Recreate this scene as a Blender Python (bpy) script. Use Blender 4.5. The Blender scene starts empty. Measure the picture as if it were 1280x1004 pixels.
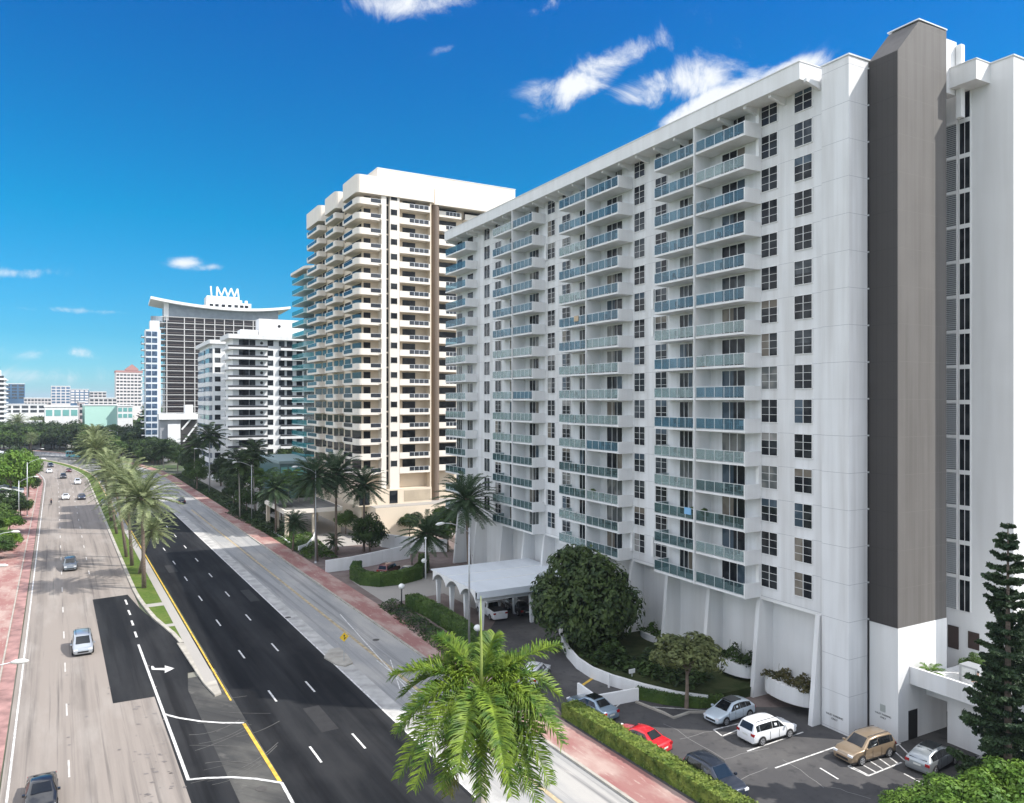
import bpy, math, random
from mathutils import Vector, Matrix
R = random.Random(7)
SC = bpy.context.scene
COL = SC.collection
F = 950.0; H = 26.5
def G(px, py, z=0.0):
    """a point of the place found from the photograph: where the sight line meets height z"""
    Y = F*(H-z)/(py-502.0)
    return ((px-640.0)*Y/F, Y)
# ---------------------------------------------------------------- frames
class Frame:
    def __init__(s, ox, oy, vp):
        v = (vp-640)/F; n = math.hypot(v, 1)
        s.o = (ox, oy); s.d = (v/n, 1/n); s.n = (-1/n, v/n); s.ang = math.atan2(1/n, v/n)
    def W(s, a, b, z=0.0):
        return (s.o[0]+s.d[0]*a+s.n[0]*b, s.o[1]+s.d[1]*a+s.n[1]*b, z)
    def L(s, w):
        dx = w[0]-s.o[0]; dy = w[1]-s.o[1]
        return (dx*s.d[0]+dy*s.d[1], dx*s.n[0]+dy*s.n[1])
    def S(s, px, p):
        u = (px-640)/F; x0 = s.o[0]+s.n[0]*p; y0 = s.o[1]+s.n[1]*p
        return (x0-u*y0)/(u*s.d[1]-s.d[0])
ROAD_D = (-0.5152, 0.8571); ROAD_Q = (0.8571, 0.5152); ROAD_ANG = math.atan2(0.8571, -0.5152)
R0, RR = 285.0, 430.0
def RD(r, q):
    """road coordinates (metres along, metres to the right) to world; bends left past R0"""
    if r > R0:
        th = (r-R0)/RR
        r2 = R0+(RR+q)*math.sin(th); q2 = -RR+(RR+q)*math.cos(th)
        r, q = r2, q2
    return (r*ROAD_D[0]+q*ROAD_Q[0], r*ROAD_D[1]+q*ROAD_Q[1])
def RQ(w):
    return (w[0]*ROAD_D[0]+w[1]*ROAD_D[1], w[0]*ROAD_Q[0]+w[1]*ROAD_Q[1])
# ---------------------------------------------------------------- materials
MATS = {}
def _new(name):
    m = bpy.data.materials.new(name); m.use_nodes = True
    nt = m.node_tree; b = nt.nodes['Principled BSDF']
    MATS[name] = m
    return m, nt, b
def mat(name, c, rough=0.6, metal=0.0, var=0.0, scale=1.0, c2=None, bump=0.0, bscale=None, stretch=(1,1,1), spec=None, emit=None, coat=None, thr=None, world=False, detail=4):
    if name in MATS: return MATS[name]
    m, nt, b = _new(name)
    b.inputs['Base Color'].default_value = (*c, 1); b.inputs['Roughness'].default_value = rough; b.inputs['Metallic'].default_value = metal
    if spec is not None: b.inputs['Specular IOR Level'].default_value = spec
    if coat: b.inputs['Coat Weight'].default_value = coat; b.inputs['Coat Roughness'].default_value = 0.05
    if emit: b.inputs['Emission Color'].default_value = (*emit[0], 1); b.inputs['Emission Strength'].default_value = emit[1]
    if var or c2 or bump:
        if world:
            g = nt.nodes.new('ShaderNodeNewGeometry'); src = g.outputs['Position']
        else:
            tc = nt.nodes.new('ShaderNodeTexCoord'); src = tc.outputs['Object']
        mp = nt.nodes.new('ShaderNodeMapping'); mp.inputs['Scale'].default_value = stretch
        nt.links.new(src, mp.inputs[0])
        nz = nt.nodes.new('ShaderNodeTexNoise'); nz.inputs['Scale'].default_value = scale; nz.inputs['Detail'].default_value = detail
        nt.links.new(mp.outputs[0], nz.inputs['Vector'])
        if var or c2:
            rp = nt.nodes.new('ShaderNodeValToRGB')
            lo, hi = thr or (0.32, 0.68)
            rp.color_ramp.elements[0].position = lo; rp.color_ramp.elements[1].position = hi
            a = tuple(x*(1-var) for x in c); d = c2 or tuple(min(1, x*(1+var)) for x in c)
            rp.color_ramp.elements[0].color = (*a, 1); rp.color_ramp.elements[1].color = (*d, 1)
            nt.links.new(nz.outputs[0], rp.inputs[0]); nt.links.new(rp.outputs[0], b.inputs['Base Color'])
        if bump:
            n2 = nt.nodes.new('ShaderNodeTexNoise'); n2.inputs['Scale'].default_value = bscale or scale*6; n2.inputs['Detail'].default_value = 3
            nt.links.new(mp.outputs[0], n2.inputs['Vector'])
            bp = nt.nodes.new('ShaderNodeBump'); bp.inputs['Strength'].default_value = bump; bp.inputs['Distance'].default_value = 0.05
            nt.links.new(n2.outputs[0], bp.inputs['Height']); nt.links.new(bp.outputs[0], b.inputs['Normal'])
    return m
def layered(name, base, layers, rough=0.85, bump=0.15, bscale=8, rot=0.0):
    """base colour with noise layers: each (colour, scale, stretch, lo, hi, strength), in world metres turned to the road"""
    m, nt, b = _new(name)
    b.inputs['Roughness'].default_value = rough
    g = nt.nodes.new('ShaderNodeNewGeometry')
    vr = nt.nodes.new('ShaderNodeVectorRotate'); vr.rotation_type = 'Z_AXIS'; vr.inputs['Angle'].default_value = -rot
    nt.links.new(g.outputs['Position'], vr.inputs['Vector'])
    cur = None
    for (c, sc, st, lo, hi, k) in layers:
        mp = nt.nodes.new('ShaderNodeMapping'); mp.inputs['Scale'].default_value = st; mp.inputs['Location'].default_value = (sc*3.1, k*7, 0)
        nt.links.new(vr.outputs[0], mp.inputs[0])
        nz = nt.nodes.new('ShaderNodeTexNoise'); nz.inputs['Scale'].default_value = sc; nz.inputs['Detail'].default_value = 5; nz.inputs['Roughness'].default_value = 0.6
        nt.links.new(mp.outputs[0], nz.inputs['Vector'])
        mr = nt.nodes.new('ShaderNodeMapRange'); mr.inputs[1].default_value = lo; mr.inputs[2].default_value = hi; mr.inputs[3].default_value = 0; mr.inputs[4].default_value = k
        nt.links.new(nz.outputs[0], mr.inputs[0])
        mx = nt.nodes.new('ShaderNodeMix'); mx.data_type = 'RGBA'
        nt.links.new(mr.outputs[0], mx.inputs['Factor'])
        if cur is None: mx.inputs['A'].default_value = (*base, 1)
        else: nt.links.new(cur, mx.inputs['A'])
        mx.inputs['B'].default_value = (*c, 1)
        cur = mx.outputs['Result']
    b.inputs['Specular IOR Level'].default_value = 0.1
    nt.links.new(cur, b.inputs['Base Color'])
    n2 = nt.nodes.new('ShaderNodeTexNoise'); n2.inputs['Scale'].default_value = bscale
    nt.links.new(g.outputs['Position'], n2.inputs['Vector'])
    bp = nt.nodes.new('ShaderNodeBump'); bp.inputs['Strength'].default_value = bump; bp.inputs['Distance'].default_value = 0.03
    nt.links.new(n2.outputs[0], bp.inputs['Height']); nt.links.new(bp.outputs[0], b.inputs['Normal'])
    return m
def jointed(name, c, pitch, off, jc, width=0.03, rough=0.7, var=0.07, vpitch=None, streak=0.2):
    """painted concrete with recessed horizontal joints at each floor and rain streaks"""
    m, nt, b = _new(name)
    b.inputs['Roughness'].default_value = rough
    tc = nt.nodes.new('ShaderNodeTexCoord'); sp = nt.nodes.new('ShaderNodeSeparateXYZ'); nt.links.new(tc.outputs['Object'], sp.inputs[0])
    def math_(op, a, bb):
        n = nt.nodes.new('ShaderNodeMath'); n.operation = op
        for i, v in ((0, a), (1, bb)):
            if isinstance(v, (int, float)): n.inputs[i].default_value = v
            else: nt.links.new(v, n.inputs[i])
        return n.outputs[0]
    def line(axis, pt, o, w):
        f = math_('FRACT', math_('DIVIDE', math_('SUBTRACT', sp.outputs[axis], o), pt), 0)
        return math_('LESS_THAN', f, w/pt)
    ln = line(2, pitch, off, width) if pitch else None
    if vpitch:
        l2 = line(0, vpitch, 0.3, width)
        l3 = line(1, vpitch, 0.3, width)
        l2 = math_('MAXIMUM', l2, l3)
        ln = math_('MAXIMUM', ln, l2) if ln else l2
    nz = nt.nodes.new('ShaderNodeTexNoise'); nz.inputs['Scale'].default_value = 1.0; nz.inputs['Detail'].default_value = 5
    mp = nt.nodes.new('ShaderNodeMapping'); mp.inputs['Scale'].default_value = (1.2, 1.2, 0.07)
    nt.links.new(tc.outputs['Object'], mp.inputs[0]); nt.links.new(mp.outputs[0], nz.inputs['Vector'])
    mr = nt.nodes.new('ShaderNodeMapRange'); mr.inputs[1].default_value = 0.4; mr.inputs[2].default_value = 0.75; mr.inputs[3].default_value = 0; mr.inputs[4].default_value = streak
    nt.links.new(nz.outputs[0], mr.inputs[0])
    n3 = nt.nodes.new('ShaderNodeTexNoise'); n3.inputs['Scale'].default_value = 0.35; n3.inputs['Detail'].default_value = 4
    nt.links.new(tc.outputs['Object'], n3.inputs['Vector'])
    m3 = nt.nodes.new('ShaderNodeMapRange'); m3.inputs[3].default_value = 1-var; m3.inputs[4].default_value = 1+var; nt.links.new(n3.outputs[0], m3.inputs[0])
    mx = nt.nodes.new('ShaderNodeMix'); mx.data_type = 'RGBA'; mx.inputs['A'].default_value = (*c, 1); mx.inputs['B'].default_value = (c[0]*0.5, c[1]*0.47, c[2]*0.43, 1)
    nt.links.new(mr.outputs[0], mx.inputs['Factor'])
    cur = mx.outputs['Result']
    if ln:
        m2 = nt.nodes.new('ShaderNodeMix'); m2.data_type = 'RGBA'; nt.links.new(ln, m2.inputs['Factor']); nt.links.new(cur, m2.inputs['A']); m2.inputs['B'].default_value = (*jc, 1)
        cur = m2.outputs['Result']
    vm = nt.nodes.new('ShaderNodeVectorMath'); vm.operation = 'SCALE'; nt.links.new(cur, vm.inputs[0]); nt.links.new(m3.outputs[0], vm.inputs['Scale'])
    nt.links.new(vm.outputs[0], b.inputs['Base Color'])
    n4 = nt.nodes.new('ShaderNodeTexNoise'); n4.inputs['Scale'].default_value = 12; nt.links.new(tc.outputs['Object'], n4.inputs['Vector'])
    bp = nt.nodes.new('ShaderNodeBump'); bp.inputs['Strength'].default_value = 0.12; bp.inputs['Distance'].default_value = 0.02
    nt.links.new(n4.outputs[0], bp.inputs['Height']); nt.links.new(bp.outputs[0], b.inputs['Normal'])
    return m
def foliage(name, c, c2, scale=1.5, rough=0.55, transl=0.25):
    m, nt, b = _new(name)
    b.inputs['Roughness'].default_value = rough
    b.inputs['Specular IOR Level'].default_value = 0.3
    tc = nt.nodes.new('ShaderNodeNewGeometry')
    nz = nt.nodes.new('ShaderNodeTexNoise'); nz.inputs['Scale'].default_value = scale; nz.inputs['Detail'].default_value = 3
    nt.links.new(tc.outputs['Position'], nz.inputs['Vector'])
    rp = nt.nodes.new('ShaderNodeValToRGB'); rp.color_ramp.elements[0].position = 0.35; rp.color_ramp.elements[1].position = 0.65
    rp.color_ramp.elements[0].color = (*c, 1); rp.color_ramp.elements[1].color = (*c2, 1)
    nt.links.new(nz.outputs[0], rp.inputs[0])
    hs = nt.nodes.new('ShaderNodeHueSaturation')
    mr = nt.nodes.new('ShaderNodeMapRange'); mr.inputs[3].default_value = 0.75; mr.inputs[4].default_value = 1.3
    nt.links.new(tc.outputs['Random Per Island'], mr.inputs[0]); nt.links.new(mr.outputs[0], hs.inputs['Value'])
    nt.links.new(rp.outputs[0], hs.inputs['Color'])
    nt.links.new(hs.outputs[0], b.inputs['Base Color'])
    tr = nt.nodes.new('ShaderNodeBsdfTranslucent'); nt.links.new(hs.outputs[0], tr.inputs['Color'])
    mx = nt.nodes.new('ShaderNodeMixShader'); mx.inputs[0].default_value = transl
    out = nt.nodes['Material Output']
    nt.links.new(b.outputs[0], mx.inputs[1]); nt.links.new(tr.outputs[0], mx.inputs[2]); nt.links.new(mx.outputs[0], out.inputs['Surface'])
    return m
def railglass(name, tint, solid, k=0.5, rough=0.05):
    m, nt, b = _new(name)
    b.inputs['Base Color'].default_value = (*solid, 1); b.inputs['Roughness'].default_value = rough; b.inputs['Specular IOR Level'].default_value = 0.8
    t = nt.nodes.new('ShaderNodeBsdfTransparent'); t.inputs[0].default_value = (*tint, 1)
    mx = nt.nodes.new('ShaderNodeMixShader'); mx.inputs[0].default_value = k
    nt.links.new(t.outputs[0], mx.inputs[1]); nt.links.new(b.outputs[0], mx.inputs[2]); nt.links.new(mx.outputs[0], nt.nodes['Material Output'].inputs['Surface'])
    return m
def pane(name, c, c2, pw, ph, rough=0.08):
    """window glass over rooms: some with blinds, some dark"""
    return mat(name, c, rough=rough, spec=0.16, c2=c2, scale=0.8, thr=(0.45, 0.6), world=True, detail=1)
FH = 2.943
M_white = jointed('white painted concrete', (0.73, 0.735, 0.74), FH, 9.03, (0.36, 0.37, 0.39), streak=0.45)
M_plain = jointed('white stucco', (0.75, 0.75, 0.745), None, 0, (0.5,)*3, streak=0.2)
M_trim = mat('white trim', (0.80, 0.80, 0.79), 0.5, var=0.04, scale=0.7)
M_greyp = jointed('grey ribbed concrete', (0.125, 0.116, 0.108), FH, 9.0, (0.14, 0.13, 0.12), width=0.03, vpitch=0.55, streak=0.5, var=0.12)
M_dark = jointed('dark bronze ribbed cladding', (0.050, 0.046, 0.045), FH, 9.0, (0.03, 0.028, 0.028), vpitch=0.5, streak=0.2)
M_pane = pane('window glass', (0.010, 0.012, 0.016), (0.03, 0.034, 0.038), 1, 1, .12)
M_pane2 = pane('window glass with pale blinds', (0.10, 0.11, 0.11), (0.20, 0.20, 0.19), 1, 1, 0.2)
M_pane3 = pane('window glass mid grey', (0.035, 0.042, 0.05), (0.08, 0.09, 0.10), 1, 1, 0.1)  # mid-toned glass, for variety between windows
M_teal = railglass('blue green balcony glass', (0.50, 0.68, 0.75), (0.13, 0.24, 0.31), 0.34)
M_teal2 = railglass('sea green curtain glass', (0.45, 0.80, 0.80), (0.05, 0.25, 0.28), 0.7)
M_pale = railglass('pale green balcony glass', (0.74, 0.84, 0.84), (0.34, 0.42, 0.42), 0.40)
M_clear = railglass('smoky green balcony glass', (0.58, 0.69, 0.70), (0.10, 0.16, 0.17), 0.28)
M_smoke = railglass('grey balcony glass', (0.40, 0.43, 0.48), (0.05, 0.06, 0.08), 0.55)
M_alu = mat('pale aluminium', (0.66, 0.68, 0.69), 0.35, metal=0.3)
M_cream = jointed('cream stucco', (0.68, 0.58, 0.455), None, 0, (0.5,)*3, streak=0.05)
M_cream2 = jointed('pale cream parapet paint', (0.76, 0.70, 0.62), None, 0, (0.5,)*3, streak=0.08)
M_taupe = jointed('taupe painted column', (0.15, 0.112, 0.085), None, 0, (0.5,)*3, streak=0.2)
M_roofg = mat('grey roof membrane', (0.45, 0.45, 0.44), 0.9, var=0.15, scale=0.3)
M_black = mat('black void', (0.012, 0.012, 0.014), 0.5)
M_brown = mat('brown door', (0.05, 0.03, 0.025), 0.5)
M_steel = mat('galvanised steel', (0.50, 0.51, 0.52), 0.45, metal=0.6, var=0.1, scale=3)
M_asph = layered('new black asphalt', (0.012, 0.013, 0.015), [((0.030, 0.031, 0.033), 0.25, (0.12, 1.6, 1), 0.42, 0.62, 0.8), ((0.045, 0.045, 0.046), 0.09, (0.5, 1, 1), 0.52, 0.7, 0.6), ((0.006, 0.006, 0.007), 0.9, (0.02, 0.9, 1), 0.52, 0.66, 0.6), ((0.020, 0.020, 0.022), 0.8, (0.3, 1, 1), 0.55, 0.75, 0.6), ((0.055, 0.055, 0.06), 14, (1, 1, 1), 0.62, 0.8, 0.4)], bscale=25, rot=ROAD_ANG)
M_asph2 = layered('worn grey asphalt', (0.135, 0.135, 0.132), [((0.23, 0.225, 0.21), 0.12, (0.5, 1, 1), 0.42, 0.62, 0.8), ((0.07, 0.07, 0.072), 0.5, (0.06, 1.6, 1), 0.5, 0.72, 0.7), ((0.30, 0.29, 0.27), 1.4, (0.15, 1, 1), 0.6, 0.75, 0.5)], bscale=20, rot=ROAD_ANG)
M_conc = layered('beige road concrete', (0.265, 0.232, 0.205), [((0.17, 0.15, 0.135), 0.55, (0.03, 1.5, 1), 0.46, 0.68, 0.85), ((0.34, 0.31, 0.28), 0.35, (0.2, 1, 1), 0.5, 0.7, 0.6), ((0.10, 0.09, 0.085), 1.5, (0.02, 1.3, 1), 0.57, 0.72, 0.75), ((0.27, 0.24, 0.21), 0.8, (1.0, 0.12, 1), 0.62, 0.7, 0.4)], bscale=15, rot=ROAD_ANG)
M_oldlane = layered('weathered grey concrete lane', (0.30, 0.30, 0.295), [((0.42, 0.40, 0.37), 0.25, (0.3, 1, 1), 0.45, 0.65, 0.8), ((0.12, 0.12, 0.125), 0.6, (0.03, 1.5, 1), 0.50, 0.68, 0.8), ((0.47, 0.44, 0.40), 2.0, (0.15, 1, 1), 0.60, 0.75, 0.6)], bscale=15, rot=ROAD_ANG)
M_pink = layered('red tinted pavement', (0.30, 0.155, 0.14), [((0.42, 0.315, 0.275), 0.35, (0.5, 1, 1), 0.42, 0.62, 0.9), ((0.28, 0.12, 0.115), 0.9, (0.2, 1, 1), 0.55, 0.72, 0.8), ((0.50, 0.40, 0.35), 1.6, (0.5, 2, 1), 0.58, 0.72, 0.7)], bscale=15, rot=ROAD_ANG)
M_walk = layered('pale pavement', (0.34, 0.32, 0.295), [((0.30, 0.29, 0.27), 0.4, (0.5, 1, 1), 0.45, 0.7, 0.6)], rot=ROAD_ANG)
M_junc = layered('scuffed dark junction surface', (0.055, 0.055, 0.054), [((0.15, 0.145, 0.13), 0.16, (0.6, 1, 1), 0.45, 0.66, 0.8), ((0.03, 0.03, 0.032), 0.5, (0.06, 1.6, 1), 0.5, 0.72, 0.7), ((0.22, 0.21, 0.19), 1.2, (0.3, 0.5, 1), 0.6, 0.75, 0.5)], bscale=20, rot=ROAD_ANG+0.6)
M_curb = mat('kerb concrete', (0.36, 0.335, 0.29), 0.9, var=0.2, scale=0.8, world=True)
M_grass = layered('mown grass', (0.075, 0.125, 0.022), [((0.13, 0.16, 0.04), 0.5, (1, 1, 1), 0.4, 0.65, 0.8), ((0.03, 0.055, 0.012), 2.5, (1, 1, 1), 0.5, 0.75, 0.7)], bump=0.8, bscale=12)
M_soil = layered('dark planting soil', (0.05, 0.06, 0.025), [((0.02, 0.035, 0.01), 0.8, (1, 1, 1), 0.4, 0.6, 0.8)], bump=0.8)
M_land = layered('town ground', (0.16, 0.16, 0.13), [((0.05, 0.08, 0.03), 0.02, (1, 1, 1), 0.42, 0.58, 0.9), ((0.30, 0.28, 0.25), 0.05, (1, 1, 1), 0.55, 0.65, 0.6)])
M_lot = layered('car park asphalt', (0.075, 0.073, 0.074), [((0.13, 0.125, 0.12), 0.15, (1, 1, 1), 0.45, 0.65, 0.7), ((0.04, 0.04, 0.042), 1.2, (1, 1, 1), 0.55, 0.7, 0.6)], bscale=20)
M_brickpave = layered('brown drive pavers', (0.16, 0.125, 0.115), [((0.22, 0.18, 0.165), 0.5, (1, 1, 1), 0.4, 0.6, 0.8), ((0.09, 0.07, 0.07), 3.0, (1, 1, 1), 0.55, 0.7, 0.5)])
M_pwhite = mat('white road paint', (0.58, 0.57, 0.55), 0.7, var=0.34, scale=2.6, world=True)
M_pworn = mat('dirty worn road paint', (0.42, 0.39, 0.36), 0.8, c2=(0.62, 0.60, 0.57), scale=1.2, world=True)
M_pyel = mat('yellow road paint', (0.60, 0.38, 0.05), 0.7, var=0.35, scale=1.6, world=True)
M_pdull = mat('faded yellow paint', (0.40, 0.32, 0.20), 0.8, var=0.3, scale=1.5, world=True)
M_seal = mat('dark skid rubber', (0.17, 0.15, 0.14), 0.8, var=0.3, scale=2, world=True)
F_royal = foliage('royal palm leaf', (0.045, 0.11, 0.014), (0.20, 0.28, 0.03), 2.2, transl=0.3)
F_date = foliage('date palm leaf', (0.13, 0.17, 0.075), (0.33, 0.37, 0.19), 0.6, transl=0.2)
F_ddate = foliage('green palm leaf', (0.035, 0.07, 0.03), (0.075, 0.12, 0.055), 0.5, transl=0.2)
F_dark = foliage('dark broad leaf', (0.014, 0.032, 0.011), (0.055, 0.095, 0.022), 0.5)
F_mid = foliage('mid green leaf', (0.04, 0.085, 0.016), (0.09, 0.15, 0.03), 0.4)
F_bright = foliage('bright green leaf', (0.07, 0.15, 0.018), (0.15, 0.25, 0.035), 0.6)
F_pine = foliage('pine needles', (0.018, 0.04, 0.018), (0.045, 0.08, 0.03), 0.8, transl=0.1)
F_hedge = foliage('clipped hedge leaf', (0.08, 0.13, 0.022), (0.20, 0.25, 0.05), 1.5)
F_red = foliage('red croton leaf', (0.12, 0.02, 0.02), (0.16, 0.05, 0.03), 1)
M_bark = mat('grey brown bark', (0.17, 0.13, 0.10), 0.95, var=0.35, scale=4, stretch=(1, 1, 3), bump=0.4)
M_pbark = mat('pale palm trunk', (0.34, 0.31, 0.27), 0.9, var=0.2, scale=3, stretch=(0.3, 0.3, 4), bump=0.3)
# ---------------------------------------------------------------- mesh builder
class MB:
    def __init__(s): s.v = []; s.f = []; s.m = []
    def quad(s, pts, mi=0):
        b = len(s.v); s.v += [tuple(p) for p in pts]; s.f.append(tuple(range(b, b+len(pts)))); s.m.append(mi); return s
    def box(s, x0, x1, y0, y1, z0, z1, mi=0):
        if x0 > x1: x0, x1 = x1, x0
        if y0 > y1: y0, y1 = y1, y0
        if z0 > z1: z0, z1 = z1, z0
        b = len(s.v)
        s.v += [(x0, y0, z0), (x1, y0, z0), (x1, y1, z0), (x0, y1, z0), (x0, y0, z1), (x1, y0, z1), (x1, y1, z1), (x0, y1, z1)]
        for q in ((0, 3, 2, 1), (4, 5, 6, 7), (0, 1, 5, 4), (1, 2, 6, 5), (2, 3, 7, 6), (3, 0, 4, 7)):
            s.f.append(tuple(b+i for i in q)); s.m.append(mi)
        return s
    def prism(s, poly, z0, z1, mi=0, top=None):
        """poly of (x, y) counter-clockwise, extruded; z1 may be a list"""
        a = sum(poly[i][0]*poly[(i+1) % len(poly)][1]-poly[(i+1) % len(poly)][0]*poly[i][1] for i in range(len(poly)))
        if a < 0: poly = poly[::-1]; z1 = z1[::-1] if isinstance(z1, list) else z1
        n = len(poly); b = len(s.v)
        zt = z1 if isinstance(z1, list) else [z1]*n
        s.v += [(x, y, z0) for x, y in poly]+[(poly[i][0], poly[i][1], zt[i]) for i in range(n)]
        s.f.append(tuple(b+i for i in range(n-1, -1, -1))); s.m.append(mi)
        s.f.append(tuple(b+n+i for i in range(n))); s.m.append(mi if top is None else top)
        for i in range(n):
            j = (i+1) % n; s.f.append((b+i, b+j, b+n+j, b+n+i)); s.m.append(mi)
        return s
    def tube(s, pts, rad, n=8, mi=0, cap=True):
        pts = [Vector(p) for p in pts]
        if not isinstance(rad, (list, tuple)): rad = [rad]*len(pts)
        b = len(s.v); up = None
        for i, p in enumerate(pts):
            d = (pts[min(i+1, len(pts)-1)]-pts[max(i-1, 0)]).normalized()
            if up is None or abs(up.dot(d)) > 0.98:
                up = Vector((0, 0, 1)) if abs(d.z) < 0.9 else Vector((1, 0, 0))
            x = up.cross(d).normalized(); y = d.cross(x); up = y
            for k in range(n):
                a = 2*math.pi*k/n; s.v.append(tuple(p+(x*math.cos(a)+y*math.sin(a))*rad[i]))
        for i in range(len(pts)-1):
            for k in range(n):
                k2 = (k+1) % n
                s.f.append((b+i*n+k, b+i*n+k2, b+(i+1)*n+k2, b+(i+1)*n+k)); s.m.append(mi)
        if cap:
            s.f.append(tuple(b+k for k in range(n-1, -1, -1))); s.m.append(mi)
            e = b+(len(pts)-1)*n; s.f.append(tuple(e+k for k in range(n))); s.m.append(mi)
        return s
    def sphere(s, c, r, n=10, m=7, mi=0, sz=1.0):
        b = len(s.v)
        for i in range(m+1):
            t = math.pi*i/m
            for k in range(n):
                a = 2*math.pi*k/n; s.v.append((c[0]+r*math.sin(t)*math.cos(a), c[1]+r*math.sin(t)*math.sin(a), c[2]+r*sz*math.cos(t)))
        for i in range(m):
            for k in range(n):
                k2 = (k+1) % n; s.f.append((b+i*n+k, b+(i+1)*n+k, b+(i+1)*n+k2, b+i*n+k2)); s.m.append(mi)
        return s
    def mesh(s, name, mats, smooth=False):
        me = bpy.data.meshes.new(name); me.from_pydata(s.v, [], s.f)
        if not isinstance(mats, (list, tuple)): mats = [mats]
        for m in mats: me.materials.append(m)
        if len(mats) > 1: me.polygons.foreach_set('material_index', s.m)
        if smooth: me.polygons.foreach_set('use_smooth', [True]*len(me.polygons))
        me.update(); return me
    def build(s, name, mats, parent=None, smooth=False, loc=(0, 0, 0), rz=0.0):
        return put(name, s.mesh(name, mats, smooth), parent, loc, rz)
def put(name, me, parent=None, loc=(0, 0, 0), rz=0.0, scale=None):
    o = bpy.data.objects.new(name, me); COL.objects.link(o); o.parent = parent
    o.location = loc; o.rotation_euler = (0, 0, rz)
    if scale is not None: o.scale = scale if isinstance(scale, (tuple, list)) else (scale,)*3
    return o
def tag(o, label=None, cat=None, group=None, kind=None):
    if label: o['label'] = label
    if cat: o['category'] = cat
    if group: o['group'] = group
    if kind: o['kind'] = kind
    return o
def thing(name, label, cat, loc=(0, 0, 0), rz=0.0, group=None):
    o = bpy.data.objects.new(name, None); COL.objects.link(o); o.empty_display_size = 0.3
    o.location = loc; o.rotation_euler = (0, 0, rz)
    return tag(o, label, cat, group)
def kids(o): return [c for c in COL.objects if c.parent == o]
KIDS = {}
def copy_tree(o, parent=None, loc=None, rz=None, root=None):
    """a copy of a thing or part together with its parts and sub-parts"""
    c = o.copy(); COL.objects.link(c); c.parent = parent
    if loc is not None: c.location = loc
    if rz is not None: c.rotation_euler = (0, 0, rz)
    key = o.name
    if key not in KIDS: KIDS[key] = [x for x in bpy.data.objects if x.parent == o]
    for ch in KIDS[key]: copy_tree(ch, c)
    return c
def struct(name, mb, m, smooth=False):
    o = mb.build(name, m, None, smooth); o['kind'] = 'structure'; return o
# ---------------------------------------------------------------- camera, light, sky
cam = bpy.data.cameras.new('camera'); co = bpy.data.objects.new('camera', cam); COL.objects.link(co)
co.location = (0, 0, H); co.rotation_euler = (math.radians(90), 0, 0)
cam.sensor_width = 36; cam.lens = 36*F/1280; cam.clip_start = 0.5; cam.clip_end = 20000
SC.camera = co
SUN_EL = math.radians(47.3); sx, sy = 0.987, -0.16
sl = bpy.data.lights.new('sun', 'SUN'); sl.energy = 3.1; sl.angle = math.radians(0.5); sl.color = (1.0, 0.955, 0.89)
so = bpy.data.objects.new('sun', sl); COL.objects.link(so)
sv = Vector((sx*math.cos(SUN_EL), sy*math.cos(SUN_EL), math.sin(SUN_EL)))
so.rotation_euler = sv.to_track_quat('Z', 'Y').to_euler(); so.location = (0, 0, 200)
w = bpy.data.worlds.new('World'); SC.world = w; w.use_nodes = True
nt = w.node_tree; bg = nt.nodes['Background']; bg.inputs['Strength'].default_value = 0.15
N = nt.nodes.new; L = nt.links.new
sky = N('ShaderNodeTexSky'); sky.sky_type = 'NISHITA'; sky.sun_disc = False; sky.sun_elevation = SUN_EL
sky.sun_rotation = math.atan2(sx, sy); sky.altitude = 0; sky.air_density = 1.0; sky.dust_density = 0.35; sky.ozone_density = 2.5
def wm(op, a, b=0.0, c=None):
    n = N('ShaderNodeMath'); n.operation = op
    for i, v in enumerate((a, b, c)):
        if v is None: continue
        if isinstance(v, (int, float)): n.inputs[i].default_value = v
        else: L(v, n.inputs[i])
    return n.outputs[0]
tc = N('ShaderNodeTexCoord'); sp = N('ShaderNodeSeparateXYZ'); L(tc.outputs['Generated'], sp.inputs[0])
yy = wm('MAXIMUM', sp.outputs[1], 0.02)
U = wm('DIVIDE', sp.outputs[0], yy); V = wm('DIVIDE', sp.outputs[2], yy)   # tangents of azimuth and elevation round the bearing of the street
nz1 = N('ShaderNodeTexNoise'); nz1.inputs['Scale'].default_value = 11.0; nz1.inputs['Detail'].default_value = 9; nz1.inputs['Roughness'].default_value = 0.68; nz1.inputs['Distortion'].default_value = 0.6
L(tc.outputs['Generated'], nz1.inputs['Vector'])
mask = None
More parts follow.
